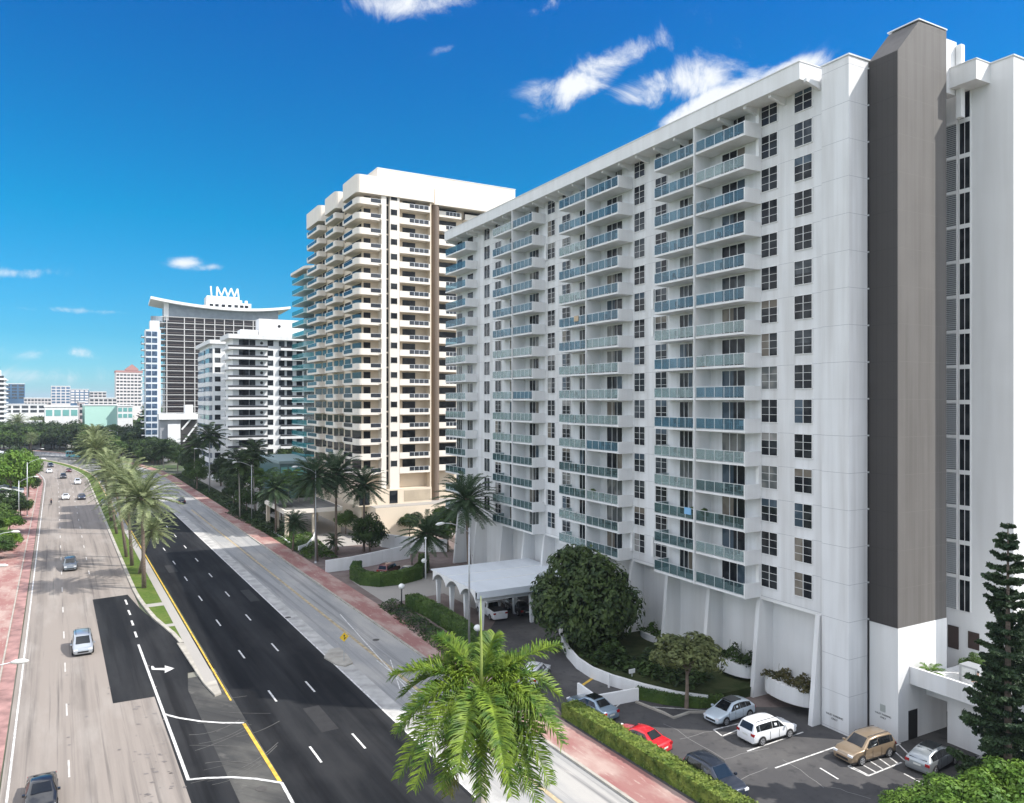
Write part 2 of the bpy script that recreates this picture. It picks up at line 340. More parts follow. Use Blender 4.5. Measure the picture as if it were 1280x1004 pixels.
# (bearing px, py, half length, half height, tilt degrees, density): banks of cloud as directions in the sky
CL = [(502, 8, 82, 24, -8, 1.0), (560, 2, 40, 12, 0, .75), (668, 14, 46, 13, 20, .62), (760, 84, 98, 24, 28, 1.15), (722, 104, 60, 20, 8, 1.1), (838, 104, 92, 30, 14, 1.15), (795, 122, 50, 16, 5, .9), (890, 128, 100, 19, 27, 1.15), (980, 90, 50, 13, 20, 1.1), (1000, 80, 36, 11, 8, 1.0),
      (15, 342, 48, 9, 0, .95), (232, 328, 24, 8, 0, .85), (262, 334, 26, 5, 0, .6), (90, 388, 170, 5, -3, .6), (555, 62, 22, 7, 20, .45), (120, 442, 230, 9, 0, .36), (60, 470, 160, 12, 0, .38)]
for (cx, cy, a, b_, tilt, den) in CL:
    cu, cv = (cx-640)/F, (502-cy)/F; t = math.radians(tilt)
    du = wm('SUBTRACT', U, cu); dv = wm('SUBTRACT', V, cv)
    x = wm('ADD', wm('MULTIPLY', du, math.cos(t)), wm('MULTIPLY', dv, math.sin(t)))
    y = wm('SUBTRACT', wm('MULTIPLY', dv, math.cos(t)), wm('MULTIPLY', du, math.sin(t)))
    x = wm('DIVIDE', x, a/F); y = wm('DIVIDE', y, b_/F)
    d2 = wm('ADD', wm('MULTIPLY', x, x), wm('MULTIPLY', y, y))
    g = wm('MULTIPLY', wm('EXPONENT', wm('MULTIPLY', d2, -1.0)), den)
    mask = g if mask is None else wm('MAXIMUM', mask, g)
# bright unseen cloud added outside the view, to lift the shaded walls
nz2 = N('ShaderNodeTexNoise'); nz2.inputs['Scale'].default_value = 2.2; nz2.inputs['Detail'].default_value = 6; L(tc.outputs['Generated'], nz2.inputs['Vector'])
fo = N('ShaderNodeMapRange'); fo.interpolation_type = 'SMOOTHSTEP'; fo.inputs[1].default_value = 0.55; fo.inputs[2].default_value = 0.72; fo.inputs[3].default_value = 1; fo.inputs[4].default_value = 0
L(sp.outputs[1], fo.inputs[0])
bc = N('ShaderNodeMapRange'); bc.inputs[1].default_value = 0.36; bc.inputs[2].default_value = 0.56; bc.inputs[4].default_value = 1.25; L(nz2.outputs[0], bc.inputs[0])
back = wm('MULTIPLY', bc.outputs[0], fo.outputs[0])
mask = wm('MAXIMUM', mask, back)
# density = envelope shaped by turbulence
nzf = N('ShaderNodeMapRange'); nzf.inputs[1].default_value = 0.33; nzf.inputs[2].default_value = 0.67; nzf.inputs[3].default_value = -0.95; nzf.inputs[4].default_value = 0.45
L(nz1.outputs[0], nzf.inputs[0])
dens = wm('ADD', wm('MULTIPLY', mask, 1.25), wm('MULTIPLY', nzf.outputs[0], 1.0))
al = N('ShaderNodeMapRange'); al.interpolation_type = 'SMOOTHSTEP'; al.inputs[1].default_value = 0.10; al.inputs[2].default_value = 1.35; al.inputs[4].default_value = 0.95
L(dens, al.inputs[0])
alpha = wm('MULTIPLY', al.outputs[0], wm('MINIMUM', wm('MULTIPLY', mask, 3.0), 1.0))
hs = N('ShaderNodeHueSaturation'); hs.inputs['Saturation'].default_value = 1.0; hs.inputs['Hue'].default_value = 0.5; hs.inputs['Value'].default_value = 1.0
L(sky.outputs[0], hs.inputs['Color'])
gm = N('ShaderNodeMix'); gm.data_type = 'RGBA'; gm.blend_type = 'MULTIPLY'; gm.inputs['Factor'].default_value = 1.0; 
el = N('ShaderNodeValToRGB'); el.color_ramp.elements[0].position = 0.0; el.color_ramp.elements[0].color = (.18, .38, .54, 1); el.color_ramp.elements[1].position = 0.5; el.color_ramp.elements[1].color = (.0, .255, .55, 1)
e2 = el.color_ramp.elements.new(0.08); e2.color = (.075, .315, .45, 1); e3 = el.color_ramp.elements.new(0.22); e3.color = (.0, .335, .475, 1)
L(sp.outputs[2], el.inputs[0]); L(el.outputs[0], gm.inputs['B'])
L(hs.outputs[0], gm.inputs['A'])
mx = N('ShaderNodeMix'); mx.data_type = 'RGBA'; L(alpha, mx.inputs['Factor']); L(gm.outputs['Result'], mx.inputs['A']); cb = N('ShaderNodeMix'); cb.data_type = 'RGBA'; L(fo.outputs[0], cb.inputs['Factor']); cb.inputs['A'].default_value = (3.4, 3.5, 3.6, 1); cb.inputs['B'].default_value = (6.9, 7.0, 7.2, 1); L(cb.outputs['Result'], mx.inputs['B'])  # unseen cloud made brighter than the seen cloud, as added fill light
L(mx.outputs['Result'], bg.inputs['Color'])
SC.view_settings.view_transform = 'Standard'; SC.view_settings.look = 'None'; SC.view_settings.exposure = 1.0; SC.view_settings.gamma = 1
SC.cycles.max_bounces = 6; SC.cycles.transparent_max_bounces = 12; SC.cycles.use_denoising = True
SC.cycles.caustics_reflective = False; SC.cycles.caustics_refractive = False; SC.cycles.sample_clamp_indirect = 4.0
# ================================================================ GROUND AND ROADS
def strip(mb, q0, q1, r0, r1, z, z0=None, mi=0, step=12.0):
    """a band along the road; q may be functions of r; with z0 it is a raised slab"""
    n = max(1, int(math.ceil((r1-r0)/step))); f0 = q0 if callable(q0) else (lambda r: q0); f1 = q1 if callable(q1) else (lambda r: q1)
    for i in range(n):
        a = r0+(r1-r0)*i/n; b = r0+(r1-r0)*(i+1)/n
        p = [RD(a, f0(a)), RD(a, f1(a)), RD(b, f1(b)), RD(b, f0(b))]
        mb.quad([(*c, z) for c in p], mi)
        if z0 is not None:
            mb.quad([(*p[0], z0), (*p[0], z), (*p[3], z), (*p[3], z0)], mi)
            mb.quad([(*p[1], z), (*p[1], z0), (*p[2], z0), (*p[2], z)], mi)
            if i == 0: mb.quad([(*p[0], z0), (*p[1], z0), (*p[1], z), (*p[0], z)], mi)
            if i == n-1: mb.quad([(*p[3], z), (*p[2], z), (*p[2], z0), (*p[3], z0)], mi)
    return mb
def poly(mb, pts, z, z0=None, mi=0):
    if z0 is None:
        a = sum(pts[i][0]*pts[(i+1) % len(pts)][1]-pts[(i+1) % len(pts)][0]*pts[i][1] for i in range(len(pts)))
        if a < 0: pts = pts[::-1]
        mb.quad([(x, y, z) for x, y in pts], mi)
    else: mb.prism(list(pts), z0, z, mi)
    return mb
def bar(mb, a, b, w, z):
    d = Vector((b[0]-a[0], b[1]-a[1])).normalized(); n = Vector((-d.y, d.x))*w/2
    mb.quad([(a[0]-n.x, a[1]-n.y, z), (b[0]-n.x, b[1]-n.y, z), (b[0]+n.x, b[1]+n.y, z), (a[0]+n.x, a[1]+n.y, z)]); return mb
def ribbon(mb, pts, w, z):
    n = len(pts); o = []
    for i, p in enumerate(pts):
        a = Vector(pts[max(i-1, 0)]); b = Vector(pts[min(i+1, n-1)]); d = (b-a).normalized(); k = Vector((-d.y, d.x))*w/2
        o.append(((p[0]-k.x, p[1]-k.y, z), (p[0]+k.x, p[1]+k.y, z)))
    for i in range(n-1): mb.quad([o[i][0], o[i+1][0], o[i+1][1], o[i][1]])
    return mb
def RR_(pts): return [RD(r, q) for r, q in pts]
RMAX = 620
g = MB(); g.quad([(-5000, -2000, -0.06), (5000, -2000, -0.06), (5000, 9000, -0.06), (-5000, 9000, -0.06)]); struct('ground', g, M_land)
# west carriageway, beige concrete (three lanes far off, two and a turning lane near)
struct('west_carriageway', strip(MB(), -3.2, 9.3, -60, RMAX, 0.0), M_conc)
struct('junction_paving', strip(MB(), 10.45, 13.6, -60, 78.4, 0.0), M_junc)
# new black asphalt of the east carriageway, old grey surface beyond it
struct('east_carriageway', strip(MB(), 13.6, 24.2, -60, 199, 0.0), M_asph)
struct('east_carriageway_far', strip(MB(), 12.4, 24.2, 199, RMAX, 0.0), M_asph2)
struct('parking_lane', strip(MB(), 24.2, 32.6, -60, RMAX, 0.0), M_oldlane)
struct('turning_lane_asphalt', poly(poly(MB(), RR_([(75.2, 4.35), (75.0, 7.65), (-60, 8.0), (-60, 10.45), (75, 10.45), (86, 11.9), (93, 11.8), (100, 10.4), (108, 9.3), (116.5, 8.5), (116, 4.3)]), 0.012), RR_([(80, 10.4), (80, 13.6), (92, 13.2), (92, 11.5)]), 0.008), M_asph)
# pavements
struct('west_pavement', strip(MB(), -8.4, -4.6, -60, RMAX, 0.13, -0.05), M_pink)
m = strip(MB(), -4.45, -3.3, -60, RMAX, 0.02, None); struct('west_gutter_paving', m, mat('dark red gutter brick', (0.30, 0.17, 0.155), 0.9, var=0.4, scale=0.6, world=True))
struct('west_kerb', strip(MB(), -4.6, -4.45, -60, RMAX, 0.15, -0.05), M_curb)
struct('east_kerb', strip(MB(), 32.6, 32.85, -60, RMAX, 0.15, -0.05), M_curb)
struct('east_pavement', strip(MB(), 32.85, 36.0, -60, RMAX, 0.13, -0.05), M_pink)
# pale buffer strip between the black asphalt and the parking lane
struct('buffer_strip', strip(MB(), 24.25, 25.7, -60, 190, 0.008), mat('pale worn concrete strip', (0.40, 0.39, 0.37), 0.9, var=0.25, scale=0.7, world=True))
# median: curb, grass and strip of paving beside the yellow line
def mq(r):   # west edge of the median
    pts = [(84, 11.9), (92, 11.6), (96, 11.1), (101, 10.3), (108, 9.75), (116, 9.35), (126, 9.3), (170, 9.3), (420, 9.3)]
    for (a, b), (c, d) in zip(pts, pts[1:]):
        if r <= c: return b+(d-b)*(r-a)/(c-a)
    return 9.3
struct('median_kerb', strip(MB(), lambda r: mq(r)-0.02, lambda r: mq(r)+0.42, 90, 470, 0.15, -0.05, step=4), M_curb)
struct('median_grass', strip(MB(), lambda r: mq(r)+0.42, 12.05, 90.5, 470, 0.12, -0.05, step=4), M_grass)
struct('median_paving', strip(MB(), 12.05, 13.05, 76, 470, 0.14, -0.05, step=8), M_walk)
struct('median_nose', poly(MB(), RR_([(72.2, 12.3), (72.5, 12.9), (76, 13.05), (76, 12.05), (89.5, 12.05), (90, 11.4), (83, 11.65), (76, 11.9)]), 0.15, -0.05), M_curb)
struct('median_crossing_slab', strip(strip(MB(), lambda r: mq(r)+0.3, 12.1, 107.5, 109.2, 0.135), 10.9, 12.1, 97, 98.2, 0.135), M_walk)
struct('near_median', strip(MB(), 10.6, 13.1, -40, 38, 0.14, -0.05), M_grass)
# ---- painted markings
w_ = MB(); y_ = MB(); wo = MB()
bar(y_, RD(70.5, 13.35), RD(199, 13.35), 0.16, 0.02)
strip(y_, 12.2, 12.36, 199, 470, 0.16)
for k in range(-8, 11):
    for q, off in ((16.75, 0.0), (20.3, 0.5)):
        r = 68.2+13.2*k+off
        if r < 196: bar(w_, RD(r, q), RD(r+3.0, q), 0.17, 0.02)
for k in range(11, 30):
    for q in (16.75, 20.3): r = 68.2+13.2*k; bar(w_, RD(r, q), RD(r+3, q), 0.15, 0.02)
strip(w_, 24.05, 24.22, -40, 470, 0.02)
bar(w_, RD(-50, -2.75), RD(60, -2.75), 0.15, 0.02); strip(w_, -2.83, -2.68, 60, 480, 0.02)
for k in range(-3, 36): r = 62+12.2*k; bar(wo, RD(r, 0.85), RD(r+3, 0.85), 0.13, 0.02)
for k in range(6, 26): r = 60+12.2*k; bar(wo, RD(r, 4.5), RD(r+3, 4.5), 0.13, 0.02) if r > 118 else None
bar(w_, G(173, 806), G(235.5, 975.5), 0.22, 0.026)
for a, b in (((156.5, 750), (159, 756)), ((160.3, 763), (163, 769)), ((164.3, 776), (166.7, 782)), ((168.5, 790), (171, 797))): bar(w_, G(*a), G(*b), 0.22, 0.026)
ribbon(w_, [G(203.5, 892.5), G(222, 897.5), G(250, 902), G(278, 904), G(305, 904)], 0.24, 0.027)
ribbon(w_, [G(235.5, 975), G(258, 973), G(290, 972), G(320, 974), G(352, 979)], 0.24, 0.027)
bar(w_, G(352, 979), G(380, 1030), 0.22, 0.027)
bar(y_, G(305, 905), G(350, 977.5), 0.26, 0.024)
# turn arrow
ar = MB(); c0 = G(205, 836)
def AP(px, py): return (*G(px, py), 0.028)
ar.quad([AP(189, 833), AP(191.5, 833), AP(193.5, 835.6), AP(189.5, 837.5)]); ar.quad([AP(189.5, 837.5), AP(193.5, 835.6), AP(206, 835.4), AP(206, 838.2)]); ar.quad([AP(206, 832.3), AP(206, 841.6), AP(218, 835.8)])
struct('turn_arrow_marking', ar, M_pwhite)
struct('worn_lane_marking', wo, M_pworn); struct('white_lane_marking', w_, M_pwhite); struct('yellow_lane_marking', y_, M_pyel)
d_ = MB()
strip(d_, 28.4, 28.75, -40, 200, 0.016)
struct('faded_lane_marking', d_, M_pdull)
w2 = MB(); bar(w2, G(425, 768), G(548, 905), 0.12, 0.02); bar(w2, G(488, 825), G(500, 862), 0.10, 0.02); bar(w2, G(471, 826), G(530, 872), 0.1, 0.021)
struct('worn_white_marking', w2, M_pwhite)
# tar spots and arcs of tyre rubber in the closed bay
sk = MB()
for k in range(60):
    r, q = R.uniform(48, 74), R.uniform(4.8, 7.3); c = RD(r, q); a = R.uniform(0, 6)
    s = R.uniform(0.08, 0.28)
    sk.quad([(c[0]+s*math.cos(a+i*1.57+R.uniform(-.4, .4)), c[1]+s*0.6*math.sin(a+i*1.57), 0.016) for i in range(4)])
for k in range(0):
    r, q = 48+R.uniform(0, 12), R.uniform(4.8, 6.8); b = R.uniform(-0.02, 0.02); c9 = R.uniform(-.03, .03)
    ribbon(sk, [RD(r+t, q+b*t*t*0.25+c9*t) for t in (0, 1, 2, 3, 4, 5, 6, 7, 8)], 0.12, 0.015)
for k in range(26):
    r = R.uniform(45, 130); q = R.choice([0.85, 4.3, 2.2, 7.8]); c = RD(r, q+R.uniform(-.2, .2))
    sk.quad([(c[0]-.12, c[1]-.1, .017), (c[0]+.12, c[1]-.12, .017), (c[0]+.1, c[1]+.12, .017), (c[0]-.1, c[1]+.1, .017)])
scf = MB()
for k in range(16):
    x0_, y0_ = R.uniform(232, 300), R.uniform(872, 992); a_ = R.uniform(-.5, .1); b_ = R.uniform(-.006, .006)
    ribbon(scf, [G(x0_+t_*9, y0_+a_*t_*9+b_*(t_*9)**2) for t_ in range(8) if x0_+t_*9 < 350], R.uniform(.03, .09), 0.018+.0003*k)
struct('pale_scuff_marks', scf, mat('pale scuffs', (.09, .087, .082), .9, var=.3, scale=2, world=True))
ptc = MB()
for (r_, q_, w1, w2, zz_) in ((60, 18.3, 5.5, 1.4, .009), (104, 22.2, 7, 1.2, .009), (44, 22.0, 4, 1.8, .009), (128, 15.1, 6, 1.3, .009)):
    poly(ptc, RR_([(r_, q_), (r_+w1, q_), (r_+w1, q_+w2), (r_, q_+w2)]), zz_)
struct('asphalt_patch', ptc, mat('patched asphalt', (.019, .019, .020), .95, var=.2, scale=1.5, world=True))
struct('tyre_rubber_marks', sk, M_seal)
# sign island
isl = [G(405, 823), G(412, 813), G(424, 811), G(434, 820), G(441, 830), G(432, 834), G(420, 832)]
struct('sign_island', poly(MB(), isl, 0.15, -0.05), M_curb)
# manhole covers
for x, y in ((327, 986), (470, 800), (360, 772)):
    c = G(x, y); tag(MB().prism([(c[0]+.38*math.cos(i*.52), c[1]+.38*math.sin(i*.52)) for i in range(12)], 0.005, 0.022).build('manhole_cover', mat('cast iron', (0.07, 0.065, 0.06), 0.8, var=.2, scale=4)), kind='structure')
# land right of the east pavement: strips of grass, the drive, the car park
struct('forecourt', strip(MB(), 36.0, 95, -60, 135, 0.02), M_brickpave)
struct('roadside_planting', strip(MB(), 36.02, 41.5, 135, 300, 0.10, -0.05), M_soil)
struct('north_forecourt', strip(MB(), 41.5, 95, 135, 300, 0.01), M_walk)
lot = [G(706, 902), G(690, 868), G(765, 845), G(800, 868), G(880, 884), G(1005, 885), G(1300, 885), G(1300, 1250), G(1000, 1130)]
struct('car_park', poly(MB(), lot, 0.045), M_lot)
dr = [G(604, 800), G(640, 745), G(700, 745), G(700, 800), G(730, 843), G(790, 862), G(800, 875), G(700, 885), G(640, 870)]
struct('drive', poly(MB(), dr, 0.036), M_lot)
struct('drive_apron', poly(MB(), [G(440, 727), G(500, 720), G(560, 715), G(640, 720), G(600, 765), G(555, 742), G(483, 755)], 0.03), M_walk)
# bay lines
bl = MB()
for a, b in (((892, 913), (925, 905)), ((892, 913), (903, 921)), ((903, 921), (940, 906)), ((934, 940), (1004, 916)), ((969, 961), (1043, 935)),
             ((1060, 959), (1085, 971)), ((1085, 971), (1127, 954)), ((1025, 961), (1048, 975)), ((1158, 984), (1175, 976)), ((1130, 968), (1160, 984)), ((808, 884), (884, 889)), ((760, 893), (780, 876))):
    bar(bl, G(*a), G(*b), 0.13, 0.055)
for i in range(7):
    t = i/6; a = (1062+62*t, 958-26*t); b = (1086+54*t, 970-22*t)
    bar(bl, G(*a), G(*b), 0.12, 0.055)
bar(bl, G(1060, 959), G(1126, 930), 0.13, 0.056)
struct('parking_bay_marking', bl, M_pwhite)
yb = MB(); bar(yb, G(727, 858), G(746, 845), 0.3, 0.055); struct('drive_yellow_marking', yb, M_pyel)
# cracks and repair seams on the car park
ck = MB()
for a, b in (((830, 905), (905, 950)), ((905, 950), (960, 935)), ((980, 950), (1030, 985)), ((905, 985), (960, 960)), ((1040, 985), (1090, 1000)), ((850, 925), (900, 912))):
    ribbon(ck, [G(a[0]+(b[0]-a[0])*t/5+R.uniform(-2, 2), a[1]+(b[1]-a[1])*t/5+R.uniform(-1, 1)) for t in range(6)], 0.07, 0.052)
struct('repair_seams', ck, mat('grey crack filler', (0.17, 0.165, 0.16), 0.9))
# land on the left
struct('west_verge', strip(MB(), -40, -8.4, -60, 300, 0.03), M_grass)
for (a, b, c, d) in ((-8.4, -18, 150, 160), (-8.4, -16, 118, 124)): struct('side_path', strip(MB(), b, a, c, d, 0.06), M_walk)
# ================================================================ MAIN TOWER BLOCK (grey stair fin, white wings)
O1 = G(1122.5, 930); B1 = Frame(*O1, 117)
b1 = thing('apartment_building', 'long white slab block with blue glass balconies and a tall grey stair fin', 'building', (*O1, 0), B1.ang)
PW, PF = 1.9, 3.88
S_END = 77.6; ZF0 = 9.18
body = MB(); body.box(5.14, S_END, -14, PW, 9.0, 52.95); body.build('wall', M_white, b1)
MB().box(5.3, S_END-1, -13, 0.4, -0.1, 9.2).build('base_wall', M_plain, b1)
m = MB(); m.box(2.58, 5.135, -13.5, 2.36, -0.1, 53.85); m.build('corner_slab', M_white, b1)
MB().box(2.5, 5.2, -13.4, 2.44, 53.852, 53.98).build('coping', M_alu, b1)
# cornice with brackets
MB().box(5.95, S_END+.1, 1.2, 4.0, 52.86, 54.28).box(5.9, S_END+.2, 1.1, 4.06, 54.283, 54.36).build('cornice', M_plain, b1)
MB().box(5.145, S_END, -14.1, 1.19, 52.952, 53.7).build('roof', M_roofg, b1)
BRK = None
for s in (5.5, 9.2, 12.1, 15.3, 18.5, 21.5, 24.6, 27.6, 30.6, 33.7, 36.8, 39.9, 43, 46, 49.4, 52, 54.8, 57.9, 61, 64, 67.6, 69.8, 73.5, 77):
    br = MB(); S0 = s; s = 0.0
    br.quad([(s, PW, 52.2), (s, PW, 52.858), (s, 3.7, 52.858), (s, 3.7, 52.6)]); br.quad([(s+.3, PW, 52.2), (s+.3, 3.7, 52.6), (s+.3, 3.7, 52.858), (s+.3, PW, 52.858)])
    br.quad([(s, PW, 52.2), (s, 3.7, 52.6), (s+.3, 3.7, 52.6), (s+.3, PW, 52.2)]); br.quad([(s, 3.7, 52.6), (s, 3.7, 52.858), (s+.3, 3.7, 52.858), (s+.3, 3.7, 52.6)])
    BRK = BRK or br.mesh('cornice_bracket', M_plain); put('cornice_bracket', BRK, b1, (S0, 0, 0))
pent = MB().box(33, 45, -11, -2.0, 53.702, 56.6).box(50, 60, -12, -4, 53.702, 56.0).build('roof_plant_room', M_plain, b1)
rl = MB()
for s in range(30, 52, 2): rl.tube([(s, 0.4, 53.7), (s, 0.4, 55.3)], 0.05, 5)
rl.tube([(30, .4, 55.3), (50, .4, 55.3)], 0.05, 5).tube([(30, .4, 54.6), (50, .4, 54.6)], 0.04, 5); rl.build('roof_railing', M_alu, b1)
# stair fin
def fin_poly(y): return y
st = MB(); ztop = 56.55; x0, x1 = 0.0, 2.7
P_ = [(0.0, 8.92), (-6.24, 8.92), (-6.24, ztop+.1), (-2.6, ztop), (0.0, 53.73)]
def ext(mb, P, xa, xb, mi=0, skip=()):
    n = len(P); b = len(mb.v)
    mb.v += [(xa, y, z) for y, z in P]+[(xb, y, z) for y, z in P]
    mb.f.append(tuple(b+i for i in range(n))); mb.m.append(mi); mb.f.append(tuple(b+n+i for i in range(n-1, -1, -1))); mb.m.append(mi)
    for i in range(n):
        j = (i+1) % n
        if i in skip: continue
        mb.f.append((b+j, b+i, b+n+i, b+n+j)); mb.m.append(mi)
ext(st, P_, 0.0, 2.57, 0); st.build('stair_fin', M_greyp, b1)
dk = MB(); dk.box(0.003, 2.45, 0.0, 0.06, 8.93, 53.66); dk.build('stair_fin_cladding', M_dark, b1)
MB().box(2.46, 2.575, -0.3, 0.10, 0, 53.3).build('expansion_joint', M_black, b1)
jc = MB().box(2.44, 2.60, 0.04, 0.14, 0, .12).mesh('joint_clip', M_alu)
for k in range(16): put('joint_clip', jc, b1, (0, 0, 9.0+FH*k))
MB().box(-0.02, 2.457, -6.26, 0.02, -0.1, 8.918).build('stair_fin_base', M_plain, b1)
MB().box(-0.05, 2.7, -6.3, -2.55, ztop+.14, ztop+.24).build('fin_coping', M_alu, b1)
MB().box(0.4, 2.6, -8.3, -6.245, 51.9, 56.35).build('tank_housing', M_plain, b1)
MB().box(-.1, .35, -8.6, -8.1, 50.0, 56.0).build('vent_shaft', M_trim, b1)
# second wing, set back
MB().box(-3.55, 2.57, -24, -9.29, -0.1, 53.9).build('south_wing_wall', M_plain, b1)
MB().box(-3.62, 2.5, -24, -9.22, 53.903, 54.02).build('south_wing_coping', M_alu, b1)
MB().box(-1.75, .6, -9.285, -7.34, 52.35, 53.95).box(-1.8, .65, -9.28, -7.29, 53.953, 54.03).build('south_cornice', M_plain, b1)
# stair windows and louvres of the recess: one per floor
wp = MB().box(0, .86, 0, 0.05, 0, 2.58)
wpm = MB().box(-.04, .9, .0, .09, 2.58, 2.94).box(.42, .45, 0.0, .09, 0, 2.578).box(-.06, 0, 0, .1, 0, 2.578).box(.862, .92, 0, .1, 0, 2.578)
w_me = wpm.mesh('stair_window', M_trim); p_me = wp.mesh('pane', M_pane)
lv = MB()
for k in range(16): z = .12+k*.165; lv.quad([(0.02, .02, z+.1), (1.0, .02, z+.1), (1.0, .14, z), (.02, .14, z)]); lv.quad([(.02, .14, z), (1.0, .14, z), (1.0, .14, z-.02), (.02, .14, z-.02)])
lvf = MB().box(-.05, 1.06, 0, .15, 2.68, 2.94).box(-.05, .015, .0, .15, -.001, 2.678)
l_me = lvf.mesh('louvre', M_trim); l2_me = lv.mesh('slats', M_alu); l3_me = MB().box(0.02, 1.0, 0.0, .01, 0, 2.67).mesh('louvre_backing', mat('louvre backing grey', (0.22, 0.23, 0.24), .8))  # backing is a plain grey panel behind the slats
for k in range(15):
    z = 8.98+FH*k-.0
    f = put('stair_window', w_me, b1, (-.17, -9.285, z)); put('pane', p_me, f)
    if k == 14: continue
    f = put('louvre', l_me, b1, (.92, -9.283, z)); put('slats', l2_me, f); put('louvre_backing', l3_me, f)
# ---- windows
def window_mesh(wd, ht, nx, ny, fr=0.045, d=0.09):
    f = MB(); f.box(-fr, wd+fr, 0, d, -fr, 0).box(-fr, wd+fr, 0, d, ht, ht+fr).box(-fr, 0, 0, d, 0.001, ht-.001).box(wd, wd+fr, 0, d, 0.001, ht-.001)
    for i in range(1, nx): x = wd*i/nx; f.box(x-.022, x+.022, 0.0, d-.01, .002, ht-.002)
    for j in range(1, ny):
        z = ht*j/ny
        for i in range(nx): f.box(wd*i/nx+.036, wd*(i+1)/nx-.036, 0.0, d-.02, z-.014, z+.014)
    return f
WIN = window_mesh(1.8, 1.98, 2, 3).mesh('window', M_trim)
CURT = [pane('pale curtain behind glass', (.22, .22, .21), (.30, .29, .28), 1, 1, .25), pane('beige curtain behind glass', (.16, .14, .115), (.22, .2, .17), 1, 1, .25), pane('blue grey glass', (.05, .075, .10), (.09, .12, .15), 1, 1, .1)]
PANES = [MB().box(0, 1.8, 0.0, .035, 0, 1.98).mesh('pane', mm) for mm in (M_pane, M_pane, M_pane3, M_pane2)]
# half-drawn blinds: pane of two materials
PANES.append(MB().box(0, 1.8, 0, .035, 0, .9, 0).box(0, 1.8, 0, .035, .901, 1.98, 1).mesh('pane', [M_pane, M_pane3]))
PANES += [MB().box(0, .895, 0, .035, 0, 1.98, 0).box(.896, 1.8, 0, .035, 0, 1.98, 1).mesh('pane', [M_pane, c_]) for c_ in CURT]+[MB().box(0, 1.8, 0, .035, 0, 1.3, 0).box(0, 1.8, 0, .035, 1.301, 1.98, 1).mesh('pane', [M_pane, c_]) for c_ in CURT]+[PANES[0]]*5
SHUT = MB().box(1.9, 2.25, .0, .3, -.05, 2.05).mesh('shutter', M_trim)
cols = [6.42, 10.1, 24.78, 28.42, 43.2, 46.8, 61.75, 65.4]
nwin = 0; stuffw = MB(); stuffp = MB()
for ci, s in enumerate(cols):
    for k in range(15):
        z = ZF0+.78+FH*k
        if nwin < 96:
            f = put('window', WIN, b1, (s, PW+.001, z)); put('pane', R.choice(PANES), f)
            if ci < 6 and (R.random() < .07 or (k == 14 and ci == 1)): put('shutter', SHUT, f)
            nwin += 1
        else:
            stuffw.box(s-.06, s+1.86, PW, PW+.08, z-.06, z).box(s-.06, s+1.86, PW, PW+.08, z+1.98, z+2.04).box(s-.06, s, PW, PW+.08, z+.001, z+1.979).box(s+1.8, s+1.86, PW, PW+.08, z+.001, z+1.979).box(s+.87, s+.93, PW, PW+.08, z+.001, z+1.979)
            stuffp.box(s+.001, s+1.799, PW, PW+.04, z, z+1.98, R.choice([0, 0, 1]))
o = stuffw.build('far_window', M_trim, b1); o['kind'] = 'stuff'; stuffp.build('pane', [M_pane, M_pane3], o)
# ---- balconies
def balcony_meshes(wd, side, end_glass):
    """slab with its solid cheek at the near side, rail of posts, glass panels; y = out from the wall"""
    D = PF-PW
    sl = MB().box(0, wd, 0.0, D, -.20, 0.0)
    if side: sl.box(-.14, -.002, 0.002, D+.03, -.24, 1.08)
    ra = MB(); gl = MB(); n = 5; a = .0 if side else .03
    for i in range(n+1):
        x = a+(wd-a-.05)*i/n; ra.box(x, x+.05, D-.08, D-.03, .001, 1.02)
        if i < n: gl.box(x+.055, a+(wd-a-.05)*(i+1)/n-.005, D-.06, D-.045, .08, 1.0)
    ra.box(a, wd, D-.09, D-.02, 1.021, 1.07)
    if end_glass:
        ra.box(wd-.05, wd, .05, D-.1, 1.021, 1.07).box(wd-.05, wd, D*.5, D*.5+.05, .001, 1.02); gl.box(wd-.035, wd-.02, .05, D-.1, .08, 1.0)
    return (sl.mesh('balcony', M_plain), ra.mesh('railing', M_alu), gl.mesh('glass', M_teal))
def door_mesh(wd, ht=2.55):
    f = MB().box(-.06, wd+.06, 0, .07, ht, ht+.07).box(-.06, 0, 0, .07, 0, ht-.001).box(wd, wd+.06, 0, .07, 0, ht-.001)
    for i in range(1, 3): f.box(wd*i/3-.03, wd*i/3+.03, 0, .06, 0, ht-.001)
    return f.mesh('patio_door', M_trim), [MB().box(0.0, wd, 0.0, .03, .02, ht-.002).mesh('pane', q) for q in (M_pane, M_pane, M_pane3, M_pane2)]+[MB().box(0.0, wd*.5, 0.0, .03, .02, ht-.002, 0).box(wd*.5+.001, wd, 0.0, .03, .02, ht-.002, 1).mesh('pane', [M_pane, c_]) for c_ in CURT]+[MB().box(0.0, wd*.33, 0.0, .03, .02, ht-.002, 1).box(wd*.33+.001, wd, 0.0, .03, .02, ht-.002, 0).mesh('pane', [M_pane, c_]) for c_ in CURT]
BR = balcony_meshes(6.2, True, False); BL = balcony_meshes(6.0, False, True); BA = balcony_meshes(7.7, True, True)
D1 = door_mesh(2.9); D2 = door_mesh(1.9)
GL = {}
for key, tri in (('R', BR), ('L', BL), ('A', BA)):
    vs = [tri[2]]
    for mm in (M_pale, M_clear): c_ = tri[2].copy(); c_.materials[0] = mm; vs.append(c_)
    GL[key] = vs
DOORW = MB().box(-.05, .9, 0, .06, 0, 2.1).mesh('side_door', M_trim)
chairseat = MB()
stacks = [(12.13, 'R'), (18.62, 'L'), (30.7, 'R'), (36.95, 'L'), (49.4, 'R'), (54.9, 'L'), (69.9, 'A')]
